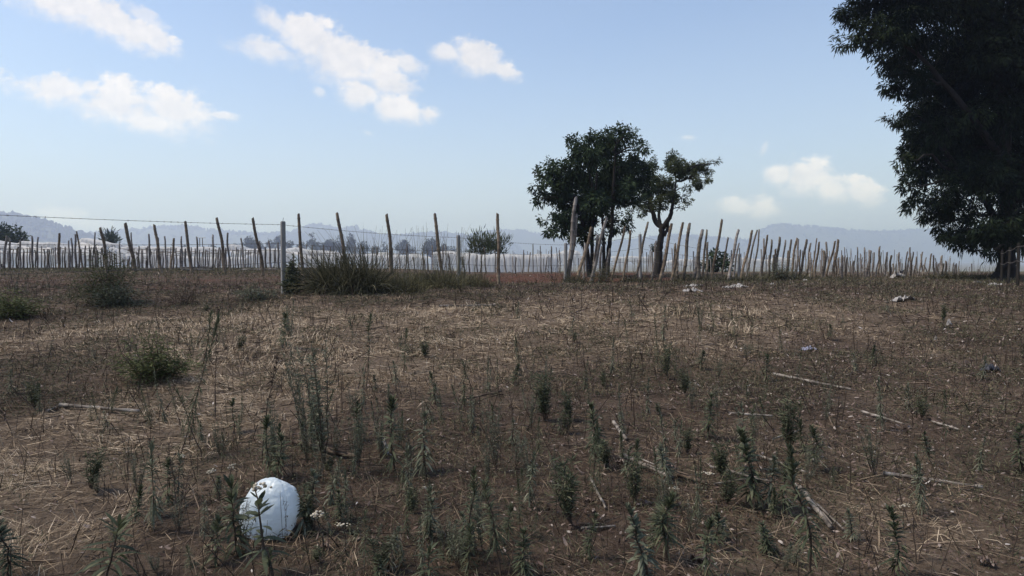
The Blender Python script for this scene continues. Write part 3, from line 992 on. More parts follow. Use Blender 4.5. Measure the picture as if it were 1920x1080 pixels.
# long rows farther back: cloth that reaches to the ground
for i, (d, x0, x1, py, lab) in enumerate([(54, -120, 330, 474, 'long white cloth wall low behind the leftmost stakes'), (60, 250, 640, 476, 'long white cloth wall low behind the rails and slanting canes'),
                                          (66, 560, 880, 474, 'white cloth wall behind the tall grass tussock'), (57, 866, 1046, 477, 'clean pale cloth wall right of the shorter concrete post'),
                                          (78, 700, 1130, 476, 'faint white cloth row far behind the tussock and the bush'), (84, -140, 520, 470, 'farthest white cloth row under the left hand hills'),
                                          (95, 1040, 1500, 484, 'thin pale cloth row far behind the slender forked tree')]):
    hh = EYE + uv_of(960, py)[1] * d - float(ground_z((x0 + x1 - 1920) / 2 / F * d, d))
    xs_ = np.arange(x0, x1 + 1, 12.0)
    rr = np.random.default_rng(40 + i)
    if i == 3:
        cover(lab, d, [(a, py + rr.uniform(-1.6, 1.6)) for a in xs_], hh * 1.25, 2.5, 20 + i, back_drop=.3)
        continue
    a0 = x0
    j = 0
    while a0 < x1:
        a1 = min(x1, a0 + rr.uniform(38, 100))
        dy = rr.uniform(-3, 7)
        hump = rr.uniform(0, 6)
        q = np.linspace(a0, a1, 9)
        dd = d + rr.uniform(-2, 2)
        cover(lab.replace('wall', 'sheet').replace('row', 'sheet') + ', one of a broken row', dd, [(a, py + dy + rr.uniform(-1, 1) - hump * math.sin(math.pi * t)) for a, t in zip(q, np.linspace(0, 1, 9))], hh * rr.uniform(.45, 1.15), 2.5, 20 + i * 30 + j, back_drop=.3,
              group=lab.replace('wall', 'sheets').replace('row', 'sheets'))
        a0 = a1 + rr.uniform(3, 16)
        j += 1
for i, (x0, x1, py, d) in enumerate([(0, 215, 466, 39.5), (0, 330, 473, 39.5), (300, 400, 471, 41), (310, 420, 475, 41), (310, 345, 478, 41), (215, 330, 466, 41), (395, 530, 469, 43), (560, 850, 475, 46)]):
    a, b = pt(x0, py, d), pt(x1, py + (i % 3 - 1) * .7, d)
    n = 18
    t = np.linspace(0, 1, n)[:, None]
    P = np.array(a) + (np.array(b) - np.array(a)) * t
    P[:, 2] -= .05 * np.abs(np.sin(t[:, 0] * 12 + i))
    mb = MB()
    mb.tube(P - P[0], .018, 6, .5)
    o = mb.build('cane_rail', M['dark_cane'], smooth=True, loc=P[0])
    tag(o, 'thin dark horizontal rail tied across the upright stakes under the white covers', 'rail', 'horizontal rails of the cover frames')

# ------------------------------------------------------------------ stakes
def stake_mesh(mat, seed):
    rng = np.random.default_rng(seed)
    zz, rr = [], []
    knots = np.sort(np.linspace(.06, .94, 9) + rng.uniform(-.025, .025, 9))
    for k in knots:
        zz += [k - .012, k - .004, k + .004, k + .012]
        rr += [1.0, 1.16, 1.16, 1.0]
    zz = np.array([0] + zz + [1.0])
    rr = np.array([1.08] + rr + [.92]) * (1.08 - .2 * zz)
    bend = rng.uniform(-1, 1, 2)
    ph = rng.uniform(0, 6.28, 2)
    P = np.stack([bend[0] * .9 * np.sin(zz * 3.14) + .35 * np.sin(zz * 9 + ph[0]), bend[1] * .9 * np.sin(zz * 3.14) + .35 * np.sin(zz * 8 + ph[1]), zz], -1)
    sides = 8
    th = np.linspace(0, 2 * np.pi, sides, endpoint=False)
    V = np.stack([P[:, None, 0] + rr[:, None] * np.cos(th), P[:, None, 1] + rr[:, None] * np.sin(th), np.repeat(P[:, 2:3], sides, 1)], -1)
    V[-1, :, 2] += .012 * np.cos(th + rng.uniform(0, 6.28)) + rng.uniform(-.003, .003, sides)   # oblique ragged cut
    k = len(zz)
    i, j = np.meshgrid(np.arange(k - 1), np.arange(sides), indexing='ij')
    Q = np.stack([i * sides + j, i * sides + (j + 1) % sides, (i + 1) * sides + (j + 1) % sides, (i + 1) * sides + j], -1).reshape(-1, 4)
    caps = [[(k - 1) * sides + m, (k - 1) * sides + m + 1, (k - 1) * sides + sides - 2 - m, (k - 1) * sides + sides - 1 - m] for m in range(sides // 2 - 1)]
    mb = MB()
    tint = np.clip(.5 + .25 * np.sin(np.cumsum(rng.normal(size=k)) * .6), 0, 1)
    tint[1:-1:4] -= .25
    mb.add(V, np.concatenate([Q, caps]), np.repeat(np.clip(tint, 0, 1), sides))
    return mb.mesh('bamboo_stake', M[mat], smooth=True)


STK = {m: [stake_mesh(m, 300 + i * 7 + len(m)) for i in range(4)] for m in ('bamboo', 'grey_cane', 'dark_cane')}
srng = random.Random(3)


def stake(base, top, r, mat, label, group=None, name='bamboo_stake'):
    v = Vector(top) - Vector(base)
    L = v.length
    o = bpy.data.objects.new(name, srng.choice(STK[mat]))
    COL.objects.link(o)
    o.location = base
    q = v.to_track_quat('Z', 'Y')
    o.rotation_mode = 'QUATERNION'
    o.rotation_quaternion = q
    o.scale = (r, r, L)
    return tag(o, label, 'stake', group)


def pstake(tx, ty, bx, by, d, wpx, mat, label, group=None, name='bamboo_stake'):
    u, v = uv_of(bx, by)
    base = Vector((u * d, d, float(ground_z(u * d, d)) - .12))
    top = pt(tx, ty, d + srng.uniform(-.5, .5))
    return stake(base, top, .97 * wpx / 2 / F * d, mat, label, group, name)


# tall tan canes of the left row (top pixel, base pixel, distance, width)
FR = 'tall tan canes leaning in a row'
LEFT = [(189, 427, 201, 503, 32, 5.5, 'tall tan cane rising behind the ferny green shrub, left of the spiky conifer'),
        (234, 419, 254, 510, 32, 6.5, 'tall tan cane just right of the small spiky conifer, leaning left'),
        (290.5, 421, 304, 510, 32, 5.5, 'tall tan cane next right of the cane beside the spiky conifer'),
        (347.5, 416, 360, 510, 32, 5.5, 'tall tan cane standing over the pale canes stacked on the ground'),
        (407.5, 409, 422.5, 511, 31.5, 6, 'tall tan cane touching the top barbed wire left of the peaked white cover'),
        (472.5, 409, 494, 514, 30, 6, 'tall tan cane nearest to the left of the big concrete post'),
        (559.5, 402, 568, 520, 28, 6, 'tall straight tan cane just right of the big concrete post'),
        (633, 400, 650, 530, 27, 6.5, 'tall tan cane poking out of the dark grass tussock'),
        (726, 402, 735, 528, 27, 6.5, 'tall tan cane behind the low green grass, right of the tussock'),
        (815.5, 402, 832, 530, 26.5, 6.5, 'tall tan cane leaning left beside the shorter concrete post'),
        (934, 400, 936, 545, 26, 6.5, 'tall upright tan cane before the red tilled soil and feathery bush')]
for (tx, ty, bx, by, d, w, lab) in LEFT:
    pstake(tx, ty, bx, by, d, w, 'bamboo', lab, FR)
pstake(110.5, 437, 109.5, 508, 36, 4.5, 'bamboo', 'thick upright brown stake among the thin stakes at far left')
pstake(144, 434, 157, 500, 37, 3.2, 'bamboo', 'thin brown cane leaning left of the ferny shrub')
pstake(327, 447, 320, 508, 37, 4.5, 'bamboo', 'short brown stake leaning right between two tall tan canes')
pstake(12, 442, 2, 470, 38, 4.5, 'grey_cane', 'short cut stake tilting right before the domed tree')
GL = 'grey upright stakes behind the tall tan canes'
for (tx, ty, bx) in [(141, 439, 143), (178, 436, 179), (246, 436, 250), (279.5, 439, 284), (308, 443, 311), (340, 443, 342), (369, 444, 372), (400, 440, 401), (426, 437, 433), (452, 447, 458), (487, 452, 490), (504, 452, 507), (18, 446, 17), (37, 450, 37), (71, 445, 71), (60, 442, 61), (224, 454, 225), (129, 451, 130), (134, 447, 135), (522, 455, 524), (297, 446, 298)]:
    pstake(tx, ty, bx, 508, 38 + srng.uniform(-1, 1.5), srng.uniform(2.6, 3.8), 'grey_cane', 'grey weathered upright stake rising above the white covers on the left', GL)
# leaning canes of the right cluster
RC = 'leaning canes right of the shorter concrete posts'
RIGHT = [(1079, 370, 1062, 540, 29, 7.2, 'grey_cane', 'thickest and tallest leaning cane in front of the round crowned tree'),
         (1082, 402, 1064, 520, 29.4, 5.5, 'grey_cane', 'second cane hugging the tallest leaning cane from behind'),
         (1110, 426, 1080, 540, 28.5, 6.5, 'bamboo', 'cane leaning right at the left foot of the round crowned tree'),
         (1137, 409, 1107, 540, 29, 6, 'grey_cane', 'pale cane leaning right across the trunks of the round crowned tree'),
         (1172, 424, 1144, 516, 31, 4.5, 'bamboo', 'thin cane leaning right just right of the round crowned tree trunks'),
         (1183, 432, 1167, 528, 30, 4.5, 'bamboo', 'thin cane leaning right, second right of the round crowned tree trunks'),
         (1214, 417, 1188, 526, 30.5, 5, 'dark_cane', 'dark cane leaning over the thin concrete post left of the forked trunk'),
         (1259, 419, 1236, 534, 30, 6.5, 'bamboo', 'long cane leaning right directly right of the forked trunk'),
         (1280, 417, 1258, 536, 30.5, 6, 'bamboo', 'long cane crossing a short dark cane right of the forked trunk'),
         (1266, 456, 1271, 526, 31, 5, 'dark_cane', 'short dark cane crossed by a long leaning one'),
         (1292, 419, 1279, 531, 30.8, 6.5, 'dark_cane', 'tall near upright cane left of the dark rounded bush'),
         (1316, 431, 1299, 528, 31, 7.5, 'grey_cane', 'thick short leaning cane at the left side of the dark rounded bush'),
         (1311, 448, 1307, 533, 30.5, 7, 'dark_cane', 'dark stub leaning beside the thick cane left of the rounded bush'),
         (1325, 431, 1315, 520, 33, 4, 'dark_cane', 'slim dark cane standing before the left half of the rounded bush'),
         (1326.5, 454, 1325, 515, 34, 4.5, 'dark_cane', 'short straight dark stake before the rounded bush'),
         (1354.5, 412, 1334, 522, 31, 5, 'bamboo', 'tall slim cane leaning right in front of the rounded bush'),
         (1365.5, 445, 1351, 528, 31, 3.5, 'dark_cane', 'thin cane leaning right at the right edge of the rounded bush'),
         (1386, 430, 1366, 535, 30, 5.5, 'grey_cane', 'grey cane leaning right just past the rounded bush'),
         (1385.5, 456, 1374, 522, 33, 3.5, 'grey_cane', 'short grey cane behind the grey one past the rounded bush'),
         (1411, 432, 1388, 522, 32, 5, 'bamboo', 'long cane leaning strongly right past the rounded bush'),
         (1419.5, 432, 1397, 534, 31, 3.5, 'dark_cane', 'thin kinked dark cane leaning right among the right cluster'),
         (1424, 431, 1410, 528, 32, 3, 'dark_cane', 'thin forked stick standing among the right cluster')]
for (tx, ty, bx, by, d, w, mat, lab) in RIGHT:
    pstake(tx, ty, bx, by, d, w, mat, lab, RC)
for (tx, ty, bx, by, d, w, lab) in [(1120, 440, 1110, 537, 29.2, 5, 'pale broken cane in the brush below the round crowned tree'), (1098, 456, 1095, 532, 30, 4, 'short thin cane just left of the pale broken one under the tree'), (1128, 462, 1124, 532, 29.5, 4.5, 'stubby cane just right of the pale broken one under the tree'),
                                    (1143, 466, 1134, 527, 30, 4, 'short cane tilting right past the stubby one under the tree'), (1230, 452, 1221, 528, 31, 4, 'short cane at the left foot of the forked trunk')]:
    pstake(tx, ty, bx, by, d, w, 'grey_cane', lab, RC)
R2 = 'canes crowded before the broad flat topped ridge'
for (tx, ty, bx, by, w) in [(1439, 441, 1426, 522, 4), (1447, 449, 1441, 520, 4), (1462, 444, 1452, 524, 5), (1472.5, 450, 1463, 515, 3.5), (1483, 449.5, 1472, 516, 4), (1494, 446, 1483, 515, 4.5), (1497, 449, 1492, 515, 4), (1512, 449, 1496, 516, 5),
                            (1519.5, 456, 1511, 517, 4), (1532, 447, 1521, 515, 2.5), (1536, 454, 1526, 520, 4), (1550, 454, 1544, 517, 4), (1566, 452, 1546, 516, 4), (1573, 449, 1563, 520, 5), (1450, 478, 1450, 530, 6), (1546, 470, 1541, 520, 5.5),
                            (1500, 468, 1499, 515, 3), (1520, 473, 1520, 516, 4), (1566, 473, 1566, 518, 3.5), (1579, 479, 1578, 518, 4), (1433, 448, 1424, 520, 3.5), (1454, 466, 1448, 520, 3.5), (1478, 470, 1474, 518, 3)]:
    pstake(tx, ty, bx, by, 34 + srng.uniform(-1, 1), w, srng.choice(['bamboo', 'grey_cane', 'dark_cane']), 'bamboo cane leaning right in the crowd before the flat topped ridge', R2)
R3 = 'thin stakes along the crest under the overhanging tree'
z7 = [(190, 190, 195, 580, 2), (150, 310, 142, 590, 5), (285, 205, 330, 400, 1.5), (215, 215, 290, 580, 1.5), (383, 185, 380, 605, 3), (430, 290, 435, 600, 2.5), (460, 340, 410, 600, 2), (492, 195, 490, 600, 4), (575, 235, 500, 605, 7), (585, 240, 555, 600, 4), (635, 265, 600, 610, 4), (715, 175, 692, 615, 4.5), (700, 360, 635, 620, 3.5), (735, 265, 745, 610, 2.5), (820, 265, 785, 620, 4.5), (888, 315, 872, 630, 5), (838, 340, 828, 615, 2), (915, 440, 928, 625, 3.5), (1003, 265, 995, 640, 4.5), (1047, 430, 1048, 630, 2.5), (1133, 255, 1080, 520, 3.5), (1165, 320, 1100, 600, 3.5), (1172, 190, 1175, 650, 4), (1217, 258, 1165, 560, 3.5), (1272, 330, 1208, 620, 3.5), (1358, 260, 1280, 620, 4), (1335, 295, 1380, 620, 3), (1418, 340, 1355, 640, 3), (1492, 285, 1420, 530, 4), (1515, 310, 1520, 640, 4), (1545, 350, 1590, 640, 2.5), (1648, 312, 1635, 650, 5), (1600, 430, 1560, 640, 3), (1675, 430, 1655, 640, 3), (1718, 400, 1712, 640, 3.5), (1780, 350, 1755, 580, 1.5), (1830, 420, 1810, 640, 3), (1868, 430, 1870, 640, 3), (1905, 480, 1880, 640, 2.5), (1370, 450, 1470, 640, 2.5), (1250, 450, 1310, 640, 2.5), (1840, 450, 1835, 640, 2.5), (960, 440, 965, 630, 2), (325, 395, 312, 600, 3.5), (222, 345, 205, 590, 3), (100, 340, 95, 600, 3.5)]
for (a, b, c, e, w) in z7:
    pstake(1560 + a / 8, 440 + b / 8, 1560 + c / 8, 440 + max(e, 600) / 8, 36 + srng.uniform(-1, 1.5), w * .8, srng.choice(['grey_cane', 'dark_cane', 'grey_cane']), 'thin weathered stake on the right hand crest under the overhanging tree', R3)
# dense thin stakes under the left covers
DL = 'dense thin stakes under the white covers'
for i in range(118):
    x = 2 + i * 4.45 + srng.uniform(-2, 2)
    ln = srng.gauss(0, 1.2)
    pstake(x + ln, srng.uniform(461, 470), x, 508, 39.3 + srng.uniform(-.8, 2.5), srng.uniform(1.6, 3.0), srng.choice(['grey_cane', 'grey_cane', 'dark_cane']), 'thin weathered stake in the dense rows under the white covers', DL)
ML = 'thin stakes before the cloth walls in the middle'
for i in range(48):
    x = 530 + i * 11.0 + srng.uniform(-4, 4)
    ln = srng.gauss(0, 4)
    pstake(x + ln, srng.choice([srng.uniform(470, 482), srng.uniform(456, 470)]), x, 508, 44 + srng.uniform(-2, 5), srng.uniform(1.8, 3.0), srng.choice(['grey_cane', 'dark_cane']), 'thin stake in front of the pale cloth walls in the middle distance', ML)
# everything farther back reads as one fringe of sticks
def far_stakes():
    mb = MB()
    rng = np.random.default_rng(77)
    spec = []
    for _ in range(190):
        spec.append((rng.uniform(940, 1720), 466 + 22 * rng.random() ** .7, rng.uniform(46, 95)))
    for _ in range(40):
        spec.append((rng.uniform(-80, 620), rng.uniform(462, 474), rng.uniform(42, 66)))
    for _ in range(80):
        spec.append((rng.uniform(1560, 1850), rng.uniform(488, 505), rng.uniform(42, 60)))
    for _ in range(40):
        spec.append((rng.uniform(960, 1560), rng.uniform(462, 474), rng.uniform(42, 52)))
    for (x, ty, d) in spec:
        p = pt(x, ty, d)
        b = Vector((p.x + rng.normal(0, .08), d, float(ground_z(p.x, d)) - .1))
        if p.z < b.z + .4:
            p.z = b.z + rng.uniform(.6, 1.4)
        mb.tube([b, (Vector(b) + Vector(p)) / 2 + Vector((rng.normal(0, .02), 0, 0)), p], rng.uniform(.018, .036), 6, rng.random())
    o = mb.build('stake_rows', M['grey_cane'])
    tag(o, 'fringe of thin grey stakes far back in the fields', 'stakes', kind='stuff')


far_stakes()

# ------------------------------------------------------------------ barbed wire fence
def concrete_post(parent, p, top_z, w=.115, mat='concrete'):
    mb = MB()
    h = top_z - p[2]
    zs = [-.15, h - .03, h]
    ws = [w / 2, w / 2 * .96, w / 2 * .8]
    V, Q = [], []
    for k, (z, s) in enumerate(zip(zs, ws)):
        c = s * .22
        ring = [(-s + c, -s), (s - c, -s), (s, -s + c), (s, s - c), (s - c, s), (-s + c, s), (-s, s - c), (-s, -s + c)]
        V += [(x, y, z) for x, y in ring]
    for k in range(2):
        for j in range(8):
            Q.append((k * 8 + j, k * 8 + (j + 1) % 8, (k + 1) * 8 + (j + 1) % 8, (k + 1) * 8 + j))
    Q += [(16, 17, 22, 23), (17, 18, 21, 22), (18, 19, 20, 21)]
    mb.add(V, Q, .5)
    mb.tube([(.0, 0, h - .02), (.004, 0, h + .05), (.012, 0, h + .10)], .006, 6, .2)
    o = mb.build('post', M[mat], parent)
    o.location = p
    o.rotation_euler = (random.uniform(-.015, .015), random.uniform(-.02, .02), .6)
    return o


def fence(label, posts, levels, base, w=.115, mat='concrete'):
    root = empty('barbed_wire_fence', base)
    tag(root, label, 'fence')
    B = Vector(base)
    for (p, tz) in posts:
        concrete_post(root, Vector(p) - B, tz - B.z, w, mat)
    rng = np.random.default_rng(8)
    for lv in levels:
        pts = []
        for k in range(len(posts) - 1):
            a, b = posts[k], posts[k + 1]
            A = np.array([a[0][0], a[0][1], a[0][2] + (a[1] - a[0][2]) * lv])
            Bb = np.array([b[0][0], b[0][1], b[0][2] + (b[1] - b[0][2]) * lv])
            for t in np.linspace(0, 1, 16, endpoint=(k == len(posts) - 2)):
                q = A + (Bb - A) * t
                q[2] -= .05 * 4 * t * (1 - t)
                pts.append(q)
        pts = np.array(pts) - np.array(B)
        pts[:, 0] -= .06
        mb = MB()
        mb.tube(pts, .005, 6, .4)
        seg = np.linalg.norm(np.diff(pts, axis=0), axis=1)
        s = np.concatenate([[0], np.cumsum(seg)])
        for d in np.arange(.1, s[-1], .16):
            c = np.array([np.interp(d, s, pts[:, i]) for i in range(3)])
            for _ in range(2):
                e = unit(rng.normal(size=3)) * .022
                mb.tube([c - e, c + e], .003, 4, .4)
        mb.build('wire', M['wire'], root)
    return root


def fpost(px, top_py, d):
    p = pt(px, 487, d)
    p.z = float(ground_z(p.x, p.y))
    return (tuple(p), pt(px, top_py, d).z)


pL = Vector((-6.05 - .689 * 7.4, 18.3 - 7.4, 0))
pL.z = float(ground_z(pL.x, pL.y))
pL2 = Vector((-6.05 - .689 * 14.5, 18.3 - 14.5, 0))
pL2.z = float(ground_z(pL2.x, pL2.y))
P530 = fpost(531, 415, 18.3)
fp = [(tuple(pL2), 2.55), (tuple(pL), 2.57), P530, fpost(860, 441, 24), fpost(1060, 456, 29), fpost(1201, 439, 31.5), fpost(1386, 476, 33)]
fence('barbed wire fence on square grey concrete posts crossing the left of the field', fp, (.955, .70, .44), tuple(P530[0]))
fpr = []
for (px, py_t, d) in [(1879, 470, 29), (1892, 464, 26.5), (1909, 456, 22.5), (1985, 430, 15), (2200, 360, 9)]:
    fpr.append(fpost(px, py_t, d))
fence('wire fence of grey posts along the right edge beneath the overhanging tree', fpr, (.92, .6), fpr[2][0], .085, 'bark')  # near-black bark colour stands in for the tree's shade on these posts

# ------------------------------------------------------------------ grass tussocks, shrubs by the fence
def tussock(name, label, cat, px, py, d, rx, ry, h, n, mat, lean, seed, culms=0, culm_h=1.0, wmul=1.0):
    rng = np.random.default_rng(seed)
    b = pt(px, py, d)
    b.z = float(ground_z(b.x, b.y))
    root = empty(name, b)
    tag(root, label, cat)
    mb = MB()
    ang = rng.uniform(0, 2 * np.pi, n)
    rad = np.sqrt(rng.random(n))
    P = np.stack([rad * np.cos(ang) * rx, rad * np.sin(ang) * ry, np.full(n, -.03)], -1)
    P[:, 2] = ground_z(P[:, 0] + b.x, P[:, 1] + b.y) - b.z - .03
    ck = rng.integers(0, 9, n)                       # a handful of overlapping sub-clumps, each leaning its own way
    cx, cy, cl = rng.uniform(-.8, .8, 9) * rx, rng.uniform(-.6, .6, 9) * ry, rng.normal(0, .25, 9)
    P[:, 0] = P[:, 0] * .45 + cx[ck]
    P[:, 1] = P[:, 1] * .6 + cy[ck]
    P[:, 2] = ground_z(P[:, 0] + b.x, P[:, 1] + b.y) - b.z - .03
    D = unit(np.stack([np.cos(ang) * rad * .5 + lean + cl[ck] + rng.normal(0, .40, n), np.sin(ang) * rad * .5 + rng.normal(0, .32, n), np.ones(n)], -1))
    L = h * rng.uniform(.35, 1.3, n) * rng.uniform(.75, 1.15, 9)[ck]
    mb.ribbons(P, D, rand_side(D, rng), L, wmul * rng.uniform(.010, .022, n), rng.uniform(.05, 1.15, n), [.7, 1, .85, .55, .08], rng.random(n) ** 1.6)
    mb.build('blades', M[mat], root)
    if culms:
        cb = MB()
        for _ in range(culms):
            a = rng.uniform(0, 6.28)
            x, y = rng.uniform(-rx, rx), rng.uniform(-ry, ry)
            H = culm_h * rng.uniform(.6, 1.1)
            z0 = float(ground_z(x + b.x, y + b.y)) - b.z
            t = np.linspace(0, 1, 6)
            bx = (lean + rng.normal(0, .22)) * H * .7
            cb.tube(np.stack([x + bx * t ** 1.6, y + rng.normal(0, .1) * t, z0 + H * t], -1), .006 * (1.1 - .75 * t), 4, rng.random())
        cb.build('culms', M['tussock'], root)
    return root


tussock('grass_tussock', 'big dark arching grass tussock right of the big concrete post', 'grass clump', 655, 545, 18.6, .66, .5, 1.45, 4600, 'tussock', -.40, 81, 60, 1.7, 1.1)
tussock('grass_tussock', 'shorter olive grass clump next to the big dark tussock', 'grass clump', 735, 545, 19.6, .8, .6, .70, 2600, 'tussock_green', .0, 82, 45, 1.7)
tussock('grass_tussock', 'olive grass clump wrapping the foot of the shorter concrete post', 'grass clump', 815, 545, 22.0, 1.0, .7, .76, 2800, 'tussock_green', .05, 83, 70, 1.9)
tussock('grass_tussock', 'low reddish grass clump right of the shorter concrete post', 'grass clump', 882, 545, 23.5, .5, .5, .66, 1200, 'tussock_green', .1, 84, 22, 1.6)
for (px, d, rx, h, lab) in [(1075, 28.3, .45, .55, 'dry grass clump at the foot of the tallest leaning cane'), (1200, 30, .7, .5, 'dry grass clump around the thin concrete post by the forked trunk'), (1250, 30, .5, .35, 'low grass clump below the long canes right of the forked trunk'), (1380, 30.2, 1.2, .5, 'dry grass band below the canes past the rounded bush'), (1480, 31.5, 1.4, .7, 'weedy grass band below the crowded canes on the crest'), (1300, 30.6, .8, .45, 'low grass band before the dark rounded bush')]:
    tussock('grass_tussock', lab, 'grass clump', px, 535, d, rx, .35, h, int(700 * rx + 250), 'tussock', .05, int(px), 6, .9)
tussock('weed_clump', 'tall ragged weeds against the sky left of the huge trunk', 'weeds', 1815, 520, 33.5, 1.6, .4, .65, 1100, 'tussock', .05, 91, 26, 1.1, 1.3)


def bush(name, label, cat, px, py, w_px, top_py, mat, seed, leaf, nstem, flat=.3, d=None, cover=2.2, stem_mat='dead'):
    rng = np.random.default_rng(seed)
    b = gp(px, py) if d is None else pt(px, py, d)
    b.z = float(ground_z(b.x, b.y))
    h = height_at(b, top_py, px)
    w = w_px / F * b.y / 2
    root = empty(name, b)
    tag(root, label, cat)
    sb, lb = MB(), MB()
    L0, W0 = leaf
    for i in range(nstem):
        a = rng.uniform(0, 6.28)
        q = rng.random() ** .8
        e = np.array([math.cos(a) * w * q, math.sin(a) * w * q * .8, h * rng.uniform(.5, 1.08) * (1 - .65 * q * q)])
        P = limb(sb, (rng.normal(0, .04), rng.normal(0, .04), -.03), e, .009, .003, rng, .18, 5 if False else 6, 7)
        n = int(cover * 60)
        t = rng.uniform(.25, 1.05, n)
        c = np.stack([np.interp(t * 6, np.arange(7), P[:, k]) for k in range(3)], -1)
        off = rng.normal(size=(n, 3)) * np.array([w * .15, w * .15, h * .05])
        D = unit(off * np.array([1, 1, .4]) + rng.normal(size=(n, 3)) * np.array([.05, .05, .02]) + np.array([0, 0, .02]))
        m = n
        lb.ribbons(c + off, D, rand_side(D, rng) * np.array([1, 1, flat]), L0 * rng.uniform(.6, 1.2, m), W0 * rng.uniform(.7, 1.2, m), np.full(m, .25), [.2, 1, .1], np.clip(rng.random(m) * .6 + .2 * rng.random(), 0, 1))
    sb.build('stems', M[stem_mat], root, smooth=True)
    lb.build('foliage', M[mat], root)
    return root


bush('fern_shrub', 'feathery dark green shrub on the left rise below the spiky conifer', 'shrub', 208, 572, 165, 455, 'leaf_olive', 401, (.12, .024), 34, .3, cover=2.0)
bush('leafy_shrub', 'low dark shrub at the base of the feathery green shrub', 'shrub', 215, 575, 110, 530, 'weed_grey', 402, (.07, .022), 22, .6)
bush('vine_bush', 'leafy vine clinging to the right side of the big concrete post', 'bush', 549, 552, 34, 484, 'weed', 403, (.075, .045), 22, .8, d=18.2)
bush('green_bush', 'low bright green bush cut by the left edge of the photo', 'bush', 20, 598, 130, 545, 'bush_green', 404, (.09, .028), 32, .5, cover=1.6)
bush('green_bush', 'olive green mound of a bush right of the dry lying cane on the left', 'bush', 285, 716, 150, 628, 'bush_green', 405, (.075, .02), 34, .5, cover=1.3)
bush('dry_bush', 'grey brown dead brush left of the big concrete post', 'bush', 345, 572, 110, 525, 'dead', 406, (.05, .012), 26, .6, cover=.8)
bush('dry_bush', 'heap of dead brush round the foot of the pale leaning cane', 'bush', 1130, 543, 80, 488, 'tussock', 407, (.12, .02), 30, .6, d=28, cover=.9)
bush('dry_bush', 'thin leafless bush left of the tallest leaning cane', 'bush', 1040, 520, 60, 458, 'dead', 408, (.05, .018), 12, .6, d=31, cover=.3)
bush('dry_bush', 'greyish weedy bush among the crowded canes before the flat topped ridge', 'bush', 1465, 530, 70, 478, 'weed_grey', 409, (.08, .03), 24, .6, d=31.5, cover=1.0)
bush('weed_bush', 'low dark weeds at the left foot of the big concrete post', 'bush', 480, 562, 90, 530, 'weed_grey', 410, (.07, .02), 20, .6, cover=1.2)

# ------------------------------------------------------------------ weeds in the field
def leafy_mesh(seed, h=.7, r0=.006, nl=95, ll=.085, lw=.014, bare=.12, droop=(.1, .9), mat='weed', head=None, narrow=1.0, tuft=1.0):
    """an upright unbranched stem clothed in narrow leaves, a tuft on top"""
    rng = np.random.default_rng(seed)
    nl, ll, lw = int(nl * rng.uniform(.55, 1.1)), ll * rng.uniform(.75, 1.2), lw * rng.uniform(.8, 1.25)
    bare = bare + rng.uniform(0, .22)
    sb, lb = MB(), MB()
    t = np.linspace(0, 1, 9)
    wob = np.cumsum(rng.normal(size=(9, 2)) * .016 * h, 0) + np.outer(t ** 2, rng.normal(size=2) * .07 * h)
    wob -= wob[0]
    S = np.stack([wob[:, 0], wob[:, 1], t * h], -1)
    sb.tube(S, r0 * (1.15 - .75 * t), 6, .3)
    f = bare + (1 - bare) * np.sort(rng.random(nl)) ** .85
    az = np.arange(nl) * 2.39996 + rng.normal(0, .4, nl)
    P = np.stack([np.interp(f, t, S[:, k]) for k in range(3)], -1)
    el = np.interp(f, [0, .45, .8, 1.0], [-.35, .2, .75, rng.uniform(.95, 1.35)]) + rng.uniform(-.15, .25) + rng.normal(0, .18, nl)
    D = np.stack([np.cos(az) * np.cos(el), np.sin(az) * np.cos(el), np.sin(el)], -1)
    side = unit(np.stack([-np.sin(az), np.cos(az), np.zeros(nl)], -1) + rng.normal(size=(nl, 3)) * .25)
    Ls = ll * np.interp(f, [0, .3, .75, 1], [.9, 1.15, 1.0, .65 * tuft]) * rng.uniform(.75, 1.25, nl)
    Ws = lw * rng.uniform(.75, 1.2, nl) * narrow
    dr = np.interp(f, [0, .5, 1], [droop[1], (droop[0] + droop[1]) / 2, droop[0] * .3]) * rng.uniform(.6, 1.3, nl)
    dead = rng.random(nl) < np.interp(f, [0, .35], [.55, 0])
    tint = np.where(dead, rng.uniform(.85, 1, nl), rng.uniform(.05, .75, nl))
    lb.ribbons(P, D, side, Ls, Ws, dr, [.25, .8, 1, .75, .05], tint)
    fb = None
    if head:
        fb = MB()
        flower_head(fb, S[-1] + np.array([0, 0, .01]), head, rng)
    return sb.mesh('stem', M['dead'], True), lb.mesh('leaves', M[mat]), (fb.mesh('flower_head', M['flower'], True) if fb else None)


def flower_head(fb, c, r, rng, n=16):
    lat, lon = 4, 6
    th = np.linspace(0, np.pi, lat)
    ph = np.linspace(0, 2 * np.pi, lon, endpoint=False)
    base = np.stack([np.outer(np.sin(th), np.cos(ph)), np.outer(np.sin(th), np.sin(ph)), np.outer(np.cos(th), np.ones(lon))], -1).reshape(-1, 3)
    i, j = np.meshgrid(np.arange(lat - 1), np.arange(lon), indexing='ij')
    fq = np.stack([i * lon + j, (i + 1) * lon + j, (i + 1) * lon + (j + 1) % lon, i * lon + (j + 1) % lon], -1).reshape(-1, 4)
    for _ in range(n):
        d = rng.normal(size=3) * np.array([.55, .55, .28]) * r
        rr = r * rng.uniform(.18, .32)
        fb.add(base * rr * (1 + rng.normal(0, .1, (len(base), 1))) + c + d, fq, rng.random())


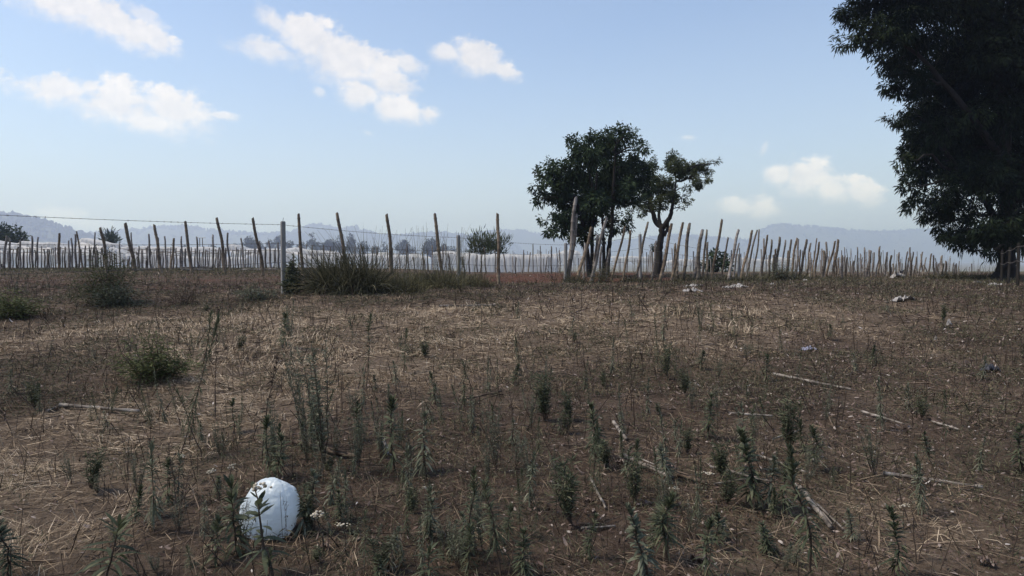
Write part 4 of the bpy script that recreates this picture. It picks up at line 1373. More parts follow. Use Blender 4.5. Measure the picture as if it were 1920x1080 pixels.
def branched_mesh(seed, h=.9, ns=7, mat='weed_grey', spread=.22, nl=60, ll=.04, lw=.006):
    rng = np.random.default_rng(seed)
    sb, lb = MB(), MB()
    for i in range(ns):
        a = rng.uniform(0, 6.28)
        H = h * rng.uniform(.6, 1.0)
        t = np.linspace(0, 1, 8)
        sp = spread * rng.uniform(.2, 1.0) * h
        S = np.stack([np.cos(a) * sp * t ** .8 + rng.normal(0, .006, 8), np.sin(a) * sp * t ** .8 + rng.normal(0, .006, 8), H * t], -1)
        sb.tube(S, .0042 * (1.2 - .9 * t), 5 + 1, .35)
        f = rng.uniform(.22, 1, nl)
        az = rng.uniform(0, 6.28, nl)
        el = rng.uniform(.2, 1.1, nl)
        P = np.stack([np.interp(f, t, S[:, k]) for k in range(3)], -1)
        D = np.stack([np.cos(az) * np.cos(el), np.sin(az) * np.cos(el), np.sin(el)], -1)
        lb.ribbons(P, D, rand_side(D, rng), ll * rng.uniform(.6, 1.6, nl), lw * rng.uniform(.7, 1.3, nl), rng.uniform(0, .5, nl), [.3, 1, .7, .05], rng.uniform(.0, .9, nl))
    return sb.mesh('stem', M['dead'], True), lb.mesh('leaves', M[mat]), None


def dry_mesh(seed, h=.6, nb=6, head=True, lean=.1):
    rng = np.random.default_rng(seed)
    sb, lb = MB(), MB()
    t = np.linspace(0, 1, 8)
    S = np.stack([lean * h * t ** 1.5 + rng.normal(0, .006, 8) * h, rng.normal(0, .006, 8) * h, h * t], -1)
    sb.tube(S, .0045 * (1.2 - .8 * t), 6, .3)
    for _ in range(nb):
        f = rng.uniform(.35, .95)
        p = np.array([np.interp(f, t, S[:, k]) for k in range(3)])
        a = rng.uniform(0, 6.28)
        e = p + np.array([math.cos(a) * .12, math.sin(a) * .12, .14]) * h * rng.uniform(.5, 1.4)
        sb.tube([p, (p + e) / 2 + np.array([0, 0, .01]), e], [.002, .0016, .001], 4, .4)
        n = 7
        D = unit(rng.normal(size=(n, 3)) + np.array([0, 0, .6]))
        lb.ribbons(np.repeat(e[None], n, 0), D, rand_side(D, rng), rng.uniform(.012, .03, n), rng.uniform(.004, .009, n), np.zeros(n), [.4, 1, .2], rng.random(n))
    n = 40 if head else 14
    f = rng.uniform(.55 if head else .2, 1, n)
    P = np.stack([np.interp(f, t, S[:, k]) for k in range(3)], -1)
    D = unit(rng.normal(size=(n, 3)) + np.array([0, 0, .5]))
    lb.ribbons(P, D, rand_side(D, rng), rng.uniform(.015, .04, n), rng.uniform(.005, .011, n), rng.uniform(0, .6, n), [.4, 1, .2], rng.random(n) * .8)
    return sb.mesh('stem', M['dead'], True), lb.mesh('leaves', M['dead']), None  # the mesh called leaves holds the seed heads of the dry weeds


BASE_H = {}
KINDS = {}


def kind(key, h, fn, cnt):
    KINDS[key] = [fn(i) for i in range(cnt)]
    BASE_H[key] = h


kind('leafy', .6, lambda i: leafy_mesh(500 + i, h=.6, nl=150 + 12 * i, ll=.105, lw=.016, bare=.06), 7)
kind('broad', .5, lambda i: leafy_mesh(520 + i, h=.5, nl=60, ll=.14, lw=.028, droop=(.05, .9), bare=.06), 5)
kind('spike', .8, lambda i: leafy_mesh(540 + i, h=.8, nl=190, ll=.085, lw=.0105, bare=.14, droop=(.15, 1.3)), 8)
kind('grey', .55, lambda i: leafy_mesh(560 + i, h=.55, nl=130, ll=.085, lw=.014, droop=(.2, 1.4), mat='weed_grey', bare=.03), 6)
kind('flowering', .45, lambda i: leafy_mesh(580 + i, h=.45, nl=30, ll=.11, lw=.026, head=.032, bare=.1), 2)
kind('flower_stalk', .35, lambda i: leafy_mesh(600 + i, h=.35, nl=20, ll=.035, lw=.007, head=.034, bare=.1, mat='weed_grey'), 3)
kind('branched', .9, lambda i: branched_mesh(620 + i, ns=9, nl=85, ll=.045, lw=.007), 5)
kind('bushy', .5, lambda i: branched_mesh(640 + i, h=.5, ns=9, spread=.24, nl=60, ll=.06, lw=.009, mat='weed'), 3)
kind('dry', .6, lambda i: dry_mesh(660 + i, nb=4 + i, lean=.05 * i), 6)
kind('drystick', .5, lambda i: dry_mesh(680 + i, h=.5, nb=3, head=False), 3)
NAME = {'leafy': 'leafy_weed', 'broad': 'leafy_weed', 'spike': 'tall_weed', 'grey': 'grey_weed', 'flowering': 'flowering_weed', 'flower_stalk': 'flower_stalk', 'branched': 'branched_weed', 'bushy': 'bushy_weed', 'dry': 'dry_weed', 'drystick': 'dead_stalk'}
CAT = {'dry': 'dry weed', 'drystick': 'dead stalk', 'flowering': 'flowering weed', 'flower_stalk': 'flowering weed'}
wr = random.Random(17)


def weed(key, p, h, label, group=None, rz=None, fat=1.0, lean=None):
    stem, leaves, head = wr.choice(KINDS[key])
    root = empty(NAME[key], p, wr.uniform(0, 6.28) if rz is None else rz)
    s = h / BASE_H[key]
    w = s ** .55 * fat
    root.scale = (w, w, s)
    root.rotation_euler.x = wr.gauss(0, .09)
    root.rotation_euler.y = wr.gauss(0, .09)
    for me in (stem, leaves, head):
        if me is None:
            continue
        c = bpy.data.objects.new(me.name.split('.')[0], me)
        COL.objects.link(c)
        c.parent = root
    tag(root, label, CAT.get(key, 'weed'), group)
    return root


WEEDS = [
    ('spike', 1522, 835, 1092, 'tallest dark spiky weed in the right foreground beside the white splintered plank', 1.15),
    ('spike', 938, 905, 1078, 'tall dark weed right of the pale green weed at bottom centre', 1.0),
    ('spike', 878, 885, 1062, 'pale green spiky weed left of the tall dark weed at bottom centre', 1.0),
    ('flowering', 512, 925, 1090, 'broad leaved weed with a pale flower head standing before the white bag', 1.25),
    ('broad', 445, 905, 1045, 'dark leafy weed covering the left side of the white bag', .9),
    ('broad', 404, 978, 1062, 'short leafy weed left of the one covering the white bag', .8),
    ('broad', 498, 1035, 1100, 'small tufted weed at the bottom edge under the white bag', .8),
    ('broad', 200, 962, 1100, 'broad leaved weed standing alone at bottom left', 1.0),
    ('leafy', 18, 965, 1090, 'leafy weed cut by the bottom left corner', 1.1),
    ('leafy', 312, 868, 952, 'bushy leafy weed left of the pale flower heads near the white bag', 1.1),
    ('grey', 565, 885, 1000, 'grey leafy weed hugging the right side of the white bag', 1.3),
    ('bushy', 590, 905, 1000, 'low tangled green weed just right of the white bag', .8),
    ('leafy', 523, 800, 905, 'upright green weed right behind the white bag', 1.1),
    ('leafy', 505, 785, 895, 'thin green weed behind the white bag, left of its upright neighbour', .9),
    ('dry', 490, 662, 870, 'tall brown dried weed with a dense rusty seed spike', 1.1),
    ('leafy', 437, 752, 815, 'short leafy weed under the dark spiky one on the left', 1.0),
    ('spike', 380, 588, 705, 'dark spiky weed with a bushy top left of the tall thin stalks', 1.0),
    ('spike', 378, 725, 862, 'green weed below the dark spiky one on the left', .9),
    ('spike', 337, 595, 860, 'very tall thin weed at the right edge of the olive mound', .6),
    ('drystick', 404, 578, 790, 'tall bare stalk right of the dark bushy topped weed', .8),
    ('drystick', 440, 560, 600, 'thin stalk on the straw between shrub and concrete post', .8),
    ('dry', 279, 540, 632, 'thin dark dead stalk above the olive mound', .6),
    ('branched', 610, 628, 882, 'many stemmed fine leaved weed, the widest in the field', 1.0),
    ('branched', 578, 622, 850, 'leaning stem of fine leaves left of the widest weed', .5),
    ('spike', 688, 588, 742, 'dark green bottlebrush weed standing out on the straw', 1.0),
    ('spike', 756, 620, 705, 'grey green weed right of the bottlebrush weed', .9),
    ('leafy', 530, 585, 652, 'twin topped weed left of the bottlebrush weed, below the concrete post', .9),
    ('bushy', 797, 635, 672, 'small round green weed on the straw right of the bottlebrush weed', 1.0),
    ('leafy', 740, 742, 885, 'leafy weed beside the torn white paper scrap', 1.0),
    ('grey', 797, 782, 895, 'grey weed right of the torn white paper scrap', 1.2),
    ('spike', 870, 680, 785, 'slim weed in mid field with a dark tuft halfway up', .8),
    ('leafy', 820, 698, 762, 'small slim weed left of the dark tufted slim weed', .8),
    ('spike', 973, 628, 697, 'dark dense weed on the straw edge left of centre right', .9),
    ('bushy', 1022, 688, 792, 'wide bushy green weed in the middle of the field', 1.0),
    ('dry', 910, 735, 832, 'brown dried weed between the slim weed and the bushy one', .9),
    ('drystick', 962, 715, 800, 'dead twiggy stalk left of the bushy green weed', .9),
    ('spike', 1180, 600, 665, 'dark pointed weed alone on the open straw', .8),
    ('spike', 1234, 592, 690, 'thin dark weed right of the dark pointed weed', .6),
    ('dry', 1291, 575, 652, 'dark dry stalk with a crooked head on the open straw', .7),
    ('spike', 1313, 578, 648, 'very thin upright weed right of the crooked dry stalk', .5),
    ('bushy', 1250, 645, 712, 'grey green bushy weed below the thin dark weed', .8),
    ('leafy', 1308, 658, 692, 'short dense weed right of the grey green bushy weed', 1.1),
    ('bushy', 1284, 690, 742, 'dark clumped weed before the bent pale leaf', .9),
    ('leafy', 1119, 755, 862, 'thin leafy weed left of the split grey log', 1.0),
    ('leafy', 1330, 740, 822, 'leafy weed above the long grey log', 1.0),
    ('leafy', 1400, 810, 955, 'dark weed standing behind the pale lying cane', 1.2),
    ('bushy', 1480, 735, 850, 'tall green clump left of the long white cane on the right', .9),
    ('bushy', 1070, 850, 985, 'grey bushy weed left of the split grey log, lower centre', .9),
    ('leafy', 1472, 868, 970, 'thin dark weed left of the tallest spiky weed', .9),
    ('grey', 1208, 943, 1098, 'silvery drooping leaved weed at the bottom right of centre', 1.3),
    ('leafy', 1250, 920, 1052, 'green leafy weed behind the silvery drooping one', 1.1),
    ('leafy', 1318, 962, 1082, 'narrow leafy weed rising from the big curled dead leaf', .8),
    ('grey', 805, 915, 1015, 'grey weed with small pale buds left of the pale green spiky weed', 1.2),
    ('broad', 808, 1020, 1100, 'broad tufted weed at the bottom edge below the grey budded weed', 1.0),
    ('broad', 712, 1045, 1095, 'small dark tuft at the bottom edge under the straw heap', .8),
    ('leafy', 985, 1000, 1090, 'leafy weed cut by the bottom edge right of the tall dark weed', 1.0),
    ('leafy', 1675, 962, 1090, 'slim weed with a yellowing base left of two bare dark stems', 1.0),
    ('dry', 1650, 975, 1085, 'rusty brown dried weed beside the yellowing slim weed', .9),
    ('drystick', 1716, 942, 1060, 'pair of bare dark stems standing in the straw at right', 1.0),
    ('drystick', 1722, 955, 1058, 'second bare dark stem beside the pair in the straw', .8),
    ('drystick', 1815, 715, 765, 'short dark stick poking out of the right hand slope', .9),
    ('bushy', 1728, 742, 788, 'low dark weed clump on the right hand slope', .9),
    ('leafy', 1635, 650, 688, 'small dark weed above the lilac plastic scrap', .9),
    ('spike', 1467, 622, 668, 'small dark weed left of the lilac plastic scrap', .9),
    ('drystick', 620, 985, 1070, 'thin dark stem in front of the flower heads right of the bag', .9),
    ('drystick', 730, 1028, 1095, 'bare dark stem at the bottom edge right of the straw heap', .9),
    ('flower_stalk', 605, 968, 1045, 'pale flower head right of the white bag', 1.2),
    ('flower_stalk', 646, 985, 1040, 'second pale flower head right of the white bag', 1.2),
    ('flower_stalk', 412, 885, 945, 'cluster of pale flower heads above left of the white bag', 1.0),
    ('flower_stalk', 432, 875, 940, 'small flower head right of the cluster above the bag', .9),
    ('flower_stalk', 345, 855, 900, 'single pale flower head beside the bushy leafy weed', .9),
    ('flower_stalk', 1320, 888, 935, 'pale flower cluster lying between the two lying canes', 1.3),
    ('flower_stalk', 1272, 920, 960, 'pale flower cluster below the split grey log', 1.2),
    ('flower_stalk', 897, 985, 1040, 'dull flower head between the two tall bottom centre weeds', 1.0),
    ('flower_stalk', 1696, 950, 1000, 'pale flower head beside the bare dark stems', 1.0),
    ('flower_stalk', 797, 915, 950, 'small white flower tip over the grey budded weed', .8),
]
for (k, px, ty, by, lab, fat) in WEEDS:
    p = gp(px, by)
    weed(k, p, max(.06, height_at(p, ty, px)), lab, None, None, fat)
NG = {'leafy': 'knee high green weed rising from the bare soil of the near field', 'spike': 'upright spiky weed rising from the bare soil of the near field', 'grey': 'drooping grey green weed rising from the bare soil of the near field', 'branched': 'wispy fine leaved weed rising from the bare soil of the near field', 'broad': 'broad leaved weed rising from the bare soil of the near field'}
for i in range(95):
    for _ in range(20):
        px, py = wr.triangular(-20, 1940, 800), wr.uniform(770, 1090)
        if abs(px - 498) > 95 or py < 890:
            break
    p = gp(px, py)
    k = wr.choices(['leafy', 'spike', 'grey', 'branched', 'broad'], [2, 3, 3, 5, .6])[0]
    weed(k, p, wr.uniform(.15, .40) * (.75 if py > 980 else 1), NG[k], NG[k].split(' rising')[0] + 's of the near field', None, wr.uniform(.45, .8))
# the many lesser ones
SM = {'grey': ('small grey green weed standing among the dead grass of the field', 'small grey weeds across the field'), 'leafy': ('small dark green leafy weed standing among the dead grass of the field', 'small leafy weeds across the field'),
      'bushy': ('low bushy weed standing among the dead grass of the field', 'low bushy weeds across the field'), 'drystick': ('thin dead stalk standing among the dead grass of the field', 'thin dead stalks across the field'),
      'dry': ('small brown dried weed standing among the dead grass of the field', 'small dried weeds across the field')}
cnt = 0
while cnt < 150:
    px, py = wr.uniform(-40, 1960), 575 + 500 * wr.random() ** 1.25
    # fewer on the bare right slope and the straw
    if px > 1500 and wr.random() < .55:
        continue
    if px < 300 and wr.random() < .35:
        continue
    p = gp(px, py)
    if float(straw_map(np.array([p.x]), np.array([p.y]))[0]) > .6 and wr.random() < .75:
        continue
    k = wr.choices(['grey', 'leafy', 'bushy', 'drystick', 'dry'], [4, 2, 1.6, 3.5, 2])[0]
    h = wr.uniform(.13, .36) * (1.15 if k == 'drystick' else 1)
    if py > 960:
        h *= .7
    weed(k, p, h, SM[k][0], SM[k][1], None, wr.uniform(.8, 1.15))
    cnt += 1


CL = [(360, 800, 'slender stalks clumped around the tall thin weeds on the left'), (620, 860, 'slender stalks clumped round the widest weed'), (760, 850, 'slender stalks clumped near the torn paper scrap'), (880, 760, 'slender stalks clumped in mid field'),
      (1010, 760, 'slender stalks clumped at the bushy green weed'), (1090, 930, 'slender stalks clumped left of the grey stick'), (1240, 700, 'slender stalks clumped under the thin dark weed'), (1400, 880, 'slender stalks clumped round the lying canes'),
      (1300, 640, 'slender stalks clumped on the open straw at right'), (930, 1000, 'slender stalks clumped at bottom centre'), (540, 860, 'slender stalks clumped behind the white bag'), (1200, 990, 'slender stalks clumped round the silvery weed'),
      (340, 660, 'slender stalks clumped beside the olive mound'), (540, 650, 'slender stalks clumped below the concrete post'), (1480, 810, 'slender stalks clumped at the tall green clump'), (60, 560, 'slender stalks clumped at the far left bush'), (430, 1010, 'slender stalks clumped left of the white bag')]
for (px, py, gl) in CL:
    c = gp(px, py)
    lab = 'thin upright stalk among the ' + gl
    for _ in range(7):
        sp = .11 * c.y ** .8
        x, y = c.x + wr.gauss(0, sp), c.y + wr.gauss(0, sp * .8)
        if y < 3.4:
            continue
        h = wr.uniform(.22, .55) * (1.0 if py > 700 else 1.15)
        weed(wr.choice(['spike', 'spike', 'branched', 'dry', 'drystick', 'grey']), Vector((x, y, float(ground_z(x, y)))), h, lab, gl, None, wr.uniform(.45, .7))


# ------------------------------------------------------------------ lying canes, logs, litter
def lying(px0, py0, px1, py1, w, mat, label, name='lying_cane', sides=8, flat=1.0, group='canes and sticks lying in the field', taper=.8, splint=0):
    a, b = gp(px0, py0), gp(px1, py1)
    n = 16
    t = np.linspace(0, 1, n)
    rng = np.random.default_rng(int(px0 * 7 + py0))
    r = .9 * w / 2 / F * (a.y + b.y) / 2
    P = np.array(a)[None] + (np.array(b) - np.array(a))[None] * t[:, None]
    P[:, :2] += np.cumsum(rng.normal(size=(n, 2)), 0) * r * .18
    zs = np.array([float(ground_z(q[0], q[1])) for q in P])
    P[:, 2] = .02 + np.polyval(np.polyfit(t, zs, 1), t) + np.maximum(0, (zs - np.polyval(np.polyfit(t, zs, 1), t))).max() * .6 + r * .8
    rad = r * (1 - (1 - taper) * t) * (1 + .05 * rng.normal(size=n))
    mb = MB()
    P0 = P[0].copy()
    mb.tube(P - P0, rad, sides, np.clip(.5 + .3 * np.interp(np.repeat(t, sides), t, rng.normal(size=n)), 0, 1))
    for _ in range(splint):
        s = rng.integers(2, n - 5)
        o2 = rng.normal(size=3) * r * .9
        mb.tube(P[s:s + 5] - P0 + o2, rad[s] * .35, 4, rng.random())
    o = mb.build(name, M[mat], smooth=True, loc=P0)
    return tag(o, label, 'stick' if 'stick' in name else ('log' if 'log' in name else 'cane'), group)


LY = [(112, 767, 263, 781, 8, 'stick', 'pale cut cane lying on the left below the olive mound'), (88, 776, 118, 762, 3.5, 'stick', 'thin twig crossing the left end of the pale cut cane'),
      (822, 577, 930, 576, 4.5, 'stick', 'long thin cane lying before the olive grass clump'), (1330, 882, 1445, 912, 6.5, 'stick', 'pale lying cane between the flower clusters'),
      (1338, 914, 1402, 905, 4.5, 'stick', 'short cane touching the pale lying cane'), (1655, 897, 1842, 924, 8, 'stick', 'long white cane lying at the right of the field'),
      (1450, 708, 1592, 737, 6, 'stick', 'grey cane lying across the right slope'), (1420, 860, 1530, 900, 5, 'stick', 'narrow cane lying behind the tallest spiky weed'),
      (1485, 912, 1585, 1003, 5, 'stick', 'thin pale cane ending right of the tallest spiky weed'), (1615, 778, 1692, 802, 5, 'stick', 'short cane lying above the long white cane'),
      (1748, 796, 1802, 812, 4.5, 'stick', 'short dry cane high on the right slope'), (1365, 780, 1448, 786, 5.5, 'stick', 'pale cane lying in mid field behind the dark weed'),
      (1090, 998, 1152, 993, 5, 'stick', 'short white stick left of the silvery weed'), (1108, 905, 1132, 962, 6, 'stick', 'grey stick pointing at the viewer in lower centre'),
      (1448, 830, 1500, 812, 4, 'stick', 'thin stick crossing below the tall green clump'), (1150, 798, 1176, 832, 8, 'stick', 'short grey stub beside the thin leafy weed'),
      (1620, 880, 1700, 868, 3, 'dead', 'dark twig above the long white cane'), (250, 509, 292, 507, 4, 'stick', 'pale cane lying at the feet of the left stakes'),
      (338, 505.5, 402, 504, 5, 'stick', 'pale thick cane lying behind the tall tan canes'), (340, 509, 400, 508, 4, 'stick', 'pale cane lying in front of the thick one'), (452, 508.5, 520, 508, 4, 'stick', 'pale cane lying left of the big concrete post')]
for q in LY:
    lying(*q)
lying(1168, 862, 1262, 905, 10, 'stick', 'split grey log lying in lower centre', 'lying_log', 10, splint=4)
lying(1236, 890, 1325, 918, 9, 'dead', 'dark half of the split grey log', 'lying_log', 10, splint=3)
lying(552, 836, 672, 864, 11, 'dead', 'dark rotten log lying behind the white bag', 'lying_log', 10, splint=5)
lying(1498, 925, 1560, 1000, 11, 'stick', 'white splintered plank behind the tallest spiky weed', 'splintered_plank', 6, splint=6)
lying(860, 756, 940, 738, 5, 'dead', 'curved dark twig on the soil left of the bushy green weed', 'lying_stick')


def rag(px, py, w_px, h_m, mat, label, name, cat, seed, aspect=.5):
    rng = np.random.default_rng(seed)
    p = gp(px, py)
    w = w_px / F * p.y
    n, m = 26, 14
    u, v = np.meshgrid(np.linspace(-.5, .5, n), np.linspace(-.5, .5, m), indexing='ij')
    edge = .75 + .5 * fbm(u * 5 + seed, v * 5, seed, 2)
    X = u * w * edge + .08 * w * (fbm(u * 6, v * 6, seed + 1, 2) - .5)
    Y = v * w * aspect * edge
    Zr = h_m * np.abs(fbm(u * 5 + 9, v * 4, seed + 2, 3) - .5) * 3.2 * (1 - (2 * np.abs(u)) ** 4)
    Z = ground_z(X + p.x, Y + p.y) - p.z + .015 + Zr
    mb = MB()
    mb.grid(np.stack([X, Y, Z], -1), rng.random((n, m)))
    o = mb.build(name, M[mat], smooth=True, loc=p)
    o['label'] = label
    o['category'] = cat
    return o


rag(1300, 548, 38, .10, 'rag', 'flat pale cloth lying on the straw right of the leaning canes', 'cloth_scrap', 'cloth', 1)
rag(1300, 538, 34, .10, 'rag', 'crumpled pale cloth at the foot of the canes, above the flat one', 'cloth_scrap', 'cloth', 2)
rag(1382, 540, 40, .10, 'rag', 'pale rumpled cloth under the canes past the rounded bush', 'cloth_scrap', 'cloth', 3)
rag(1362, 541, 16, .08, 'rag', 'small pale scrap left of the rumpled cloth under the canes', 'cloth_scrap', 'cloth', 13)
rag(1684, 521, 26, .30, 'rag', 'heap of white cloth on the crest beneath the dark flag of plastic', 'cloth_scrap', 'cloth', 4)
rag(1694, 564, 38, .13, 'rag', 'long pale cloth lying on the open right slope', 'cloth_scrap', 'cloth', 5)
rag(1780, 612, 9, .12, 'rag', 'small bright white scrap on the right slope', 'paper_scrap', 'litter', 6)
rag(1754, 640, 7, .08, 'rag', 'tiny pale scrap below the small bright one', 'paper_scrap', 'litter', 7)
rag(1518, 658, 26, .06, 'rag_blue', 'lilac plastic scrap lying on the right slope', 'plastic_scrap', 'litter', 8)
rag(1856, 697, 32, .09, 'rag_dark', 'dark crumpled plastic near the right edge', 'plastic_scrap', 'litter', 9)
rag(721, 852, 15, .12, 'rag', 'torn white paper scrap between two weeds behind the bag', 'paper_scrap', 'litter', 10, 1.4)
rag(1866, 536, 24, .10, 'rag', 'pale rag at the foot of the fence post under the big tree', 'cloth_scrap', 'cloth', 11)
rag(1835, 531, 20, .08, 'rag', 'pale scrap left of the rag under the big tree', 'cloth_scrap', 'cloth', 12)
rag(1448, 536, 12, .10, 'rag', 'small white scrap at the left end of the crowded canes', 'paper_scrap', 'litter', 14)
rag(1510, 527, 10, .08, 'rag', 'small white scrap in front of the crowded canes', 'paper_scrap', 'litter', 15)
# strip of dark plastic caught on a stake
pa, pb = pt(1687, 508, 35.5), pt(1699, 505.5, 35.5)
u, v = np.meshgrid(np.linspace(0, 1, 16), np.linspace(0, 1, 6), indexing='ij')
G = np.array(pa) + u[..., None] * (np.array(pb) - np.array(pa)) + np.stack([0 * u, .06 * np.sin(u * 9), -.12 * v * (1 + .5 * np.sin(u * 7)) + .03 * np.sin(u * 14)], -1)
mb = MB()
mb.grid(G - np.array(pa), .5)
tag(mb.build('plastic_strip', M['rag_dark'], smooth=True, loc=pa), 'dark strip of plastic caught between stakes on the crest', 'litter')


# big curled dead leaves that stand out
def dead_leaf(px, py, w_px, label, seed):
    rng = np.random.default_rng(seed)
    p = gp(px, py)
    L = w_px / F * p.y
    n, m = 16, 9
    u, v = np.meshgrid(np.linspace(0, 1, n), np.linspace(-1, 1, m), indexing='ij')
    wd = .42 * L * np.sin(np.pi * np.clip(u, .02, .98)) ** .7
    curl = rng.uniform(.3, .7)
    X = (u - .5) * L
    Y = v * wd * (1 - .25 * v * v)
    Z = .02 + curl * wd * v * v + .12 * L * (u - .5) ** 2 + .01 * np.sin(u * 20) * (1 - np.abs(v)) + .01 * rng.normal(size=u.shape)
    mb = MB()
    mb.grid(np.stack([X, Y, Z], -1), np.clip(.55 + .25 * rng.normal(size=u.shape), 0, 1))
    o = mb.build('dead_leaf', M['litter'], smooth=True, loc=p)
    o.rotation_euler = (rng.uniform(-.3, .3), rng.uniform(-.2, .2), rng.uniform(0, 6.28))
    return tag(o, label, 'dead leaf', 'big curled dead leaves')


for q in [(1312, 1058, 44, 'largest curled tan dead leaf under the narrow leafy weed, bottom right of centre', 1), (1448, 1040, 30, 'tan dead leaf right of the largest curled one', 2), (1163, 872, 20, 'pinkish dead leaf at the left tip of the split log', 3),
          (1255, 882, 22, 'curled tan leaf resting on the split log', 4), (765, 858, 24, 'tan dead leaf right of the torn white paper scrap', 5), (834, 1008, 24, 'tan dead leaf under the grey budded weed', 6), (1105, 945, 18, 'greenish pale leaf left of the grey stick', 7),
          (1850, 1062, 30, 'grey dead leaf in the bottom right corner', 8), (605, 1035, 26, 'reddish bark like leaf right of the white bag', 9), (980, 1065, 22, 'pale leaf at the bottom edge right of centre weeds', 10), (1270, 730, 24, 'bent pale leaf before the dark clumped weed', 11)]:
    dead_leaf(*q)


# ------------------------------------------------------------------ the white bag
def white_bag():
    p = gp(498, 1012)
    w = 112 / F * p.y
    h = height_at(p, 900, 498)
    root = empty('plastic_bag', (p.x, p.y + .06, p.z - .03))
    tag(root, 'puffed up crumpled white plastic bag lying among weeds in the left foreground', 'bag')
    lat, lon = 72, 120
    th = np.linspace(0.001, np.pi - .001, lat)
    ph = np.linspace(0, 2 * np.pi, lon, endpoint=False)
    T, Ph = np.meshgrid(th, ph, indexing='ij')
    sx, sy, sz = np.sin(T) * np.cos(Ph), np.sin(T) * np.sin(Ph), np.cos(T)

    def sup(a, e):
        return np.sign(a) * np.abs(a) ** e
    X, Y, Z = sup(sx, .86), sup(sy, .9), sup(sz, .88)
    rng = np.random.default_rng(4)
    # creases: ridged planes through the film
    cr = np.zeros_like(X)
    wx = .10 * (fbm(X * 3 + 5, Z * 3 + Y * 2, 5, 3) - .5)
    for _ in range(26):
        nrm = unit(rng.normal(size=3))
        q = X * nrm[0] + Y * nrm[1] + Z * nrm[2] - rng.uniform(-.85, .85) + wx * 2
        cr += rng.uniform(-.012, .022) * np.exp(-np.abs(q) * rng.uniform(12, 34))
    # flattened facets
    for _ in range(9):
        nrm = unit(rng.normal(size=3))
        k = rng.uniform(.94, .985)
        dd = X * nrm[0] + Y * nrm[1] + Z * nrm[2]
        over = np.maximum(0, dd - k)
        X, Y, Z = X - over * nrm[0] * .9, Y - over * nrm[1] * .9, Z - over * nrm[2] * .9
    f = 1 - cr * 1.3
    X, Y, Z = X * f, Y * f, Z * f
    # taper to the lower left, right side upright, as it sags
    X = np.where(X < 0, X * (1 - .13 * np.maximum(Z, 0) - .03 * Z), X * (1 - .02 * Z)) + .05 * Z
    G = np.stack([X * w * .5, Y * w * .36, Z * h * .54 + h * .5], -1)
    G[..., 2] = np.maximum(G[..., 2], -.02)
    mb = MB()
    Gc = np.concatenate([G, G[:, :1]], 1)
    mb.grid(Gc, .5)
    mb.q = [q[:, ::-1] for q in mb.q]
    mb.build('film', M['bag'], root, smooth=True)
    # gathered neck hidden low behind
    nb = MB()
    t = np.linspace(0, 1, 7)
    nb.tube(np.stack([-.40 * w + -.10 * w * t, .05 + .1 * t, .05 + .02 * np.sin(t * 5)], -1), .03 * w / .36 * (1 - .5 * t) + .012 * t, 8, .5)
    nb.build('neck', M['bag'], root, smooth=True)
    root.rotation_euler = (-.12, .0, .15)


white_bag()
# fine dry stalks crossing the front of the bag
for i, (px, ty, by) in enumerate([(541, 925, 1015), (533, 930, 1010), (469, 930, 1000), (464, 935, 1000)]):
    p = gp(px, by + 12)
    weed('drystick', p, height_at(p, ty, px), 'hair thin dry stalk crossing the front of the white bag', 'hair thin stalks before the white bag', None, .35)


# ------------------------------------------------------------------ ground litter (uncountable)
def scatter(n, d0, d1, rng, wedge=.80, pad=1.2):
    y = np.sqrt(rng.uniform(d0 ** 2, d1 ** 2, n))
    x = rng.uniform(-1, 1, n) * (wedge * y + pad)
    return x, y


def dry_grass():
    rng = np.random.default_rng(900)
    mb = MB()
    for (d0, d1, n, L, W, patch) in [(3.0, 5.5, 60000, (.06, .26), (.0018, .0042), 1), (5.5, 9, 95000, (.07, .26), (.0028, .006), 1), (9, 15, 100000, (.08, .28), (.005, .010), 1), (15, 24, 75000, (.10, .28), (.008, .016), 1), (24, 40, 45000, (.12, .30), (.014, .028), 1)]:
        x, y = scatter(n, d0, d1, rng)
        s = straw_map(x, y)
        t = till_map(x, y)
        tuft = fbm(x * 3.1, y * 3.1, 71, 3)
        keep = rng.random(n) < (.24 + .76 * s) * (1 - .6 * sstep(.1, .5, x / y)) * (1 - .8 * t) * np.clip(-.05 + 3.0 * (tuft - .34), .04, 1.35)  # straw thinned rightwards, so darker soil stands in for shade there
        x, y, s, tuft = x[keep], y[keep], s[keep], tuft[keep]
        m = len(x)
        z = ground_z(x, y)
        az = rng.uniform(0, 2 * np.pi, m) + 1.4 * (fbm(x * .9, y * .9, 77, 2) - .5) * 0
        flow = 6.28 * fbm(x * .5, y * .5, 78, 2)
        az = np.where(rng.random(m) < .5, flow + rng.normal(0, .5, m), az)
        el = np.where(rng.random(m) < .74 - .45 * (tuft > .60), np.abs(rng.normal(.05, .13, m)), rng.uniform(.25, 1.2, m))
        D = np.stack([np.cos(az) * np.cos(el), np.sin(az) * np.cos(el), np.sin(el)], -1)
        Ls = rng.uniform(*L, m) * np.where(el > .25, .75, 1)
        Ws = rng.uniform(*W, m)
        S = unit(np.stack([-np.sin(az), np.cos(az), np.zeros(m)], -1) + rng.normal(size=(m, 3)) * .35)
        tint = np.clip(.12 + .5 * s + rng.normal(0, .22, m) + .12 * (rng.random(m) < .06) * 3, 0, 1)
        P = np.stack([x, y, z + rng.uniform(.0, .03, m)], -1)
        mb.ribbons(P, D, S, Ls, Ws, np.where(el > .25, rng.uniform(.1, .8, m), rng.uniform(-.06, .12, m)), [.8, 1, .25], tint)
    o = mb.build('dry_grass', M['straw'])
    tag(o, 'matted dead straw coloured grass over the field', 'grass', kind='stuff')


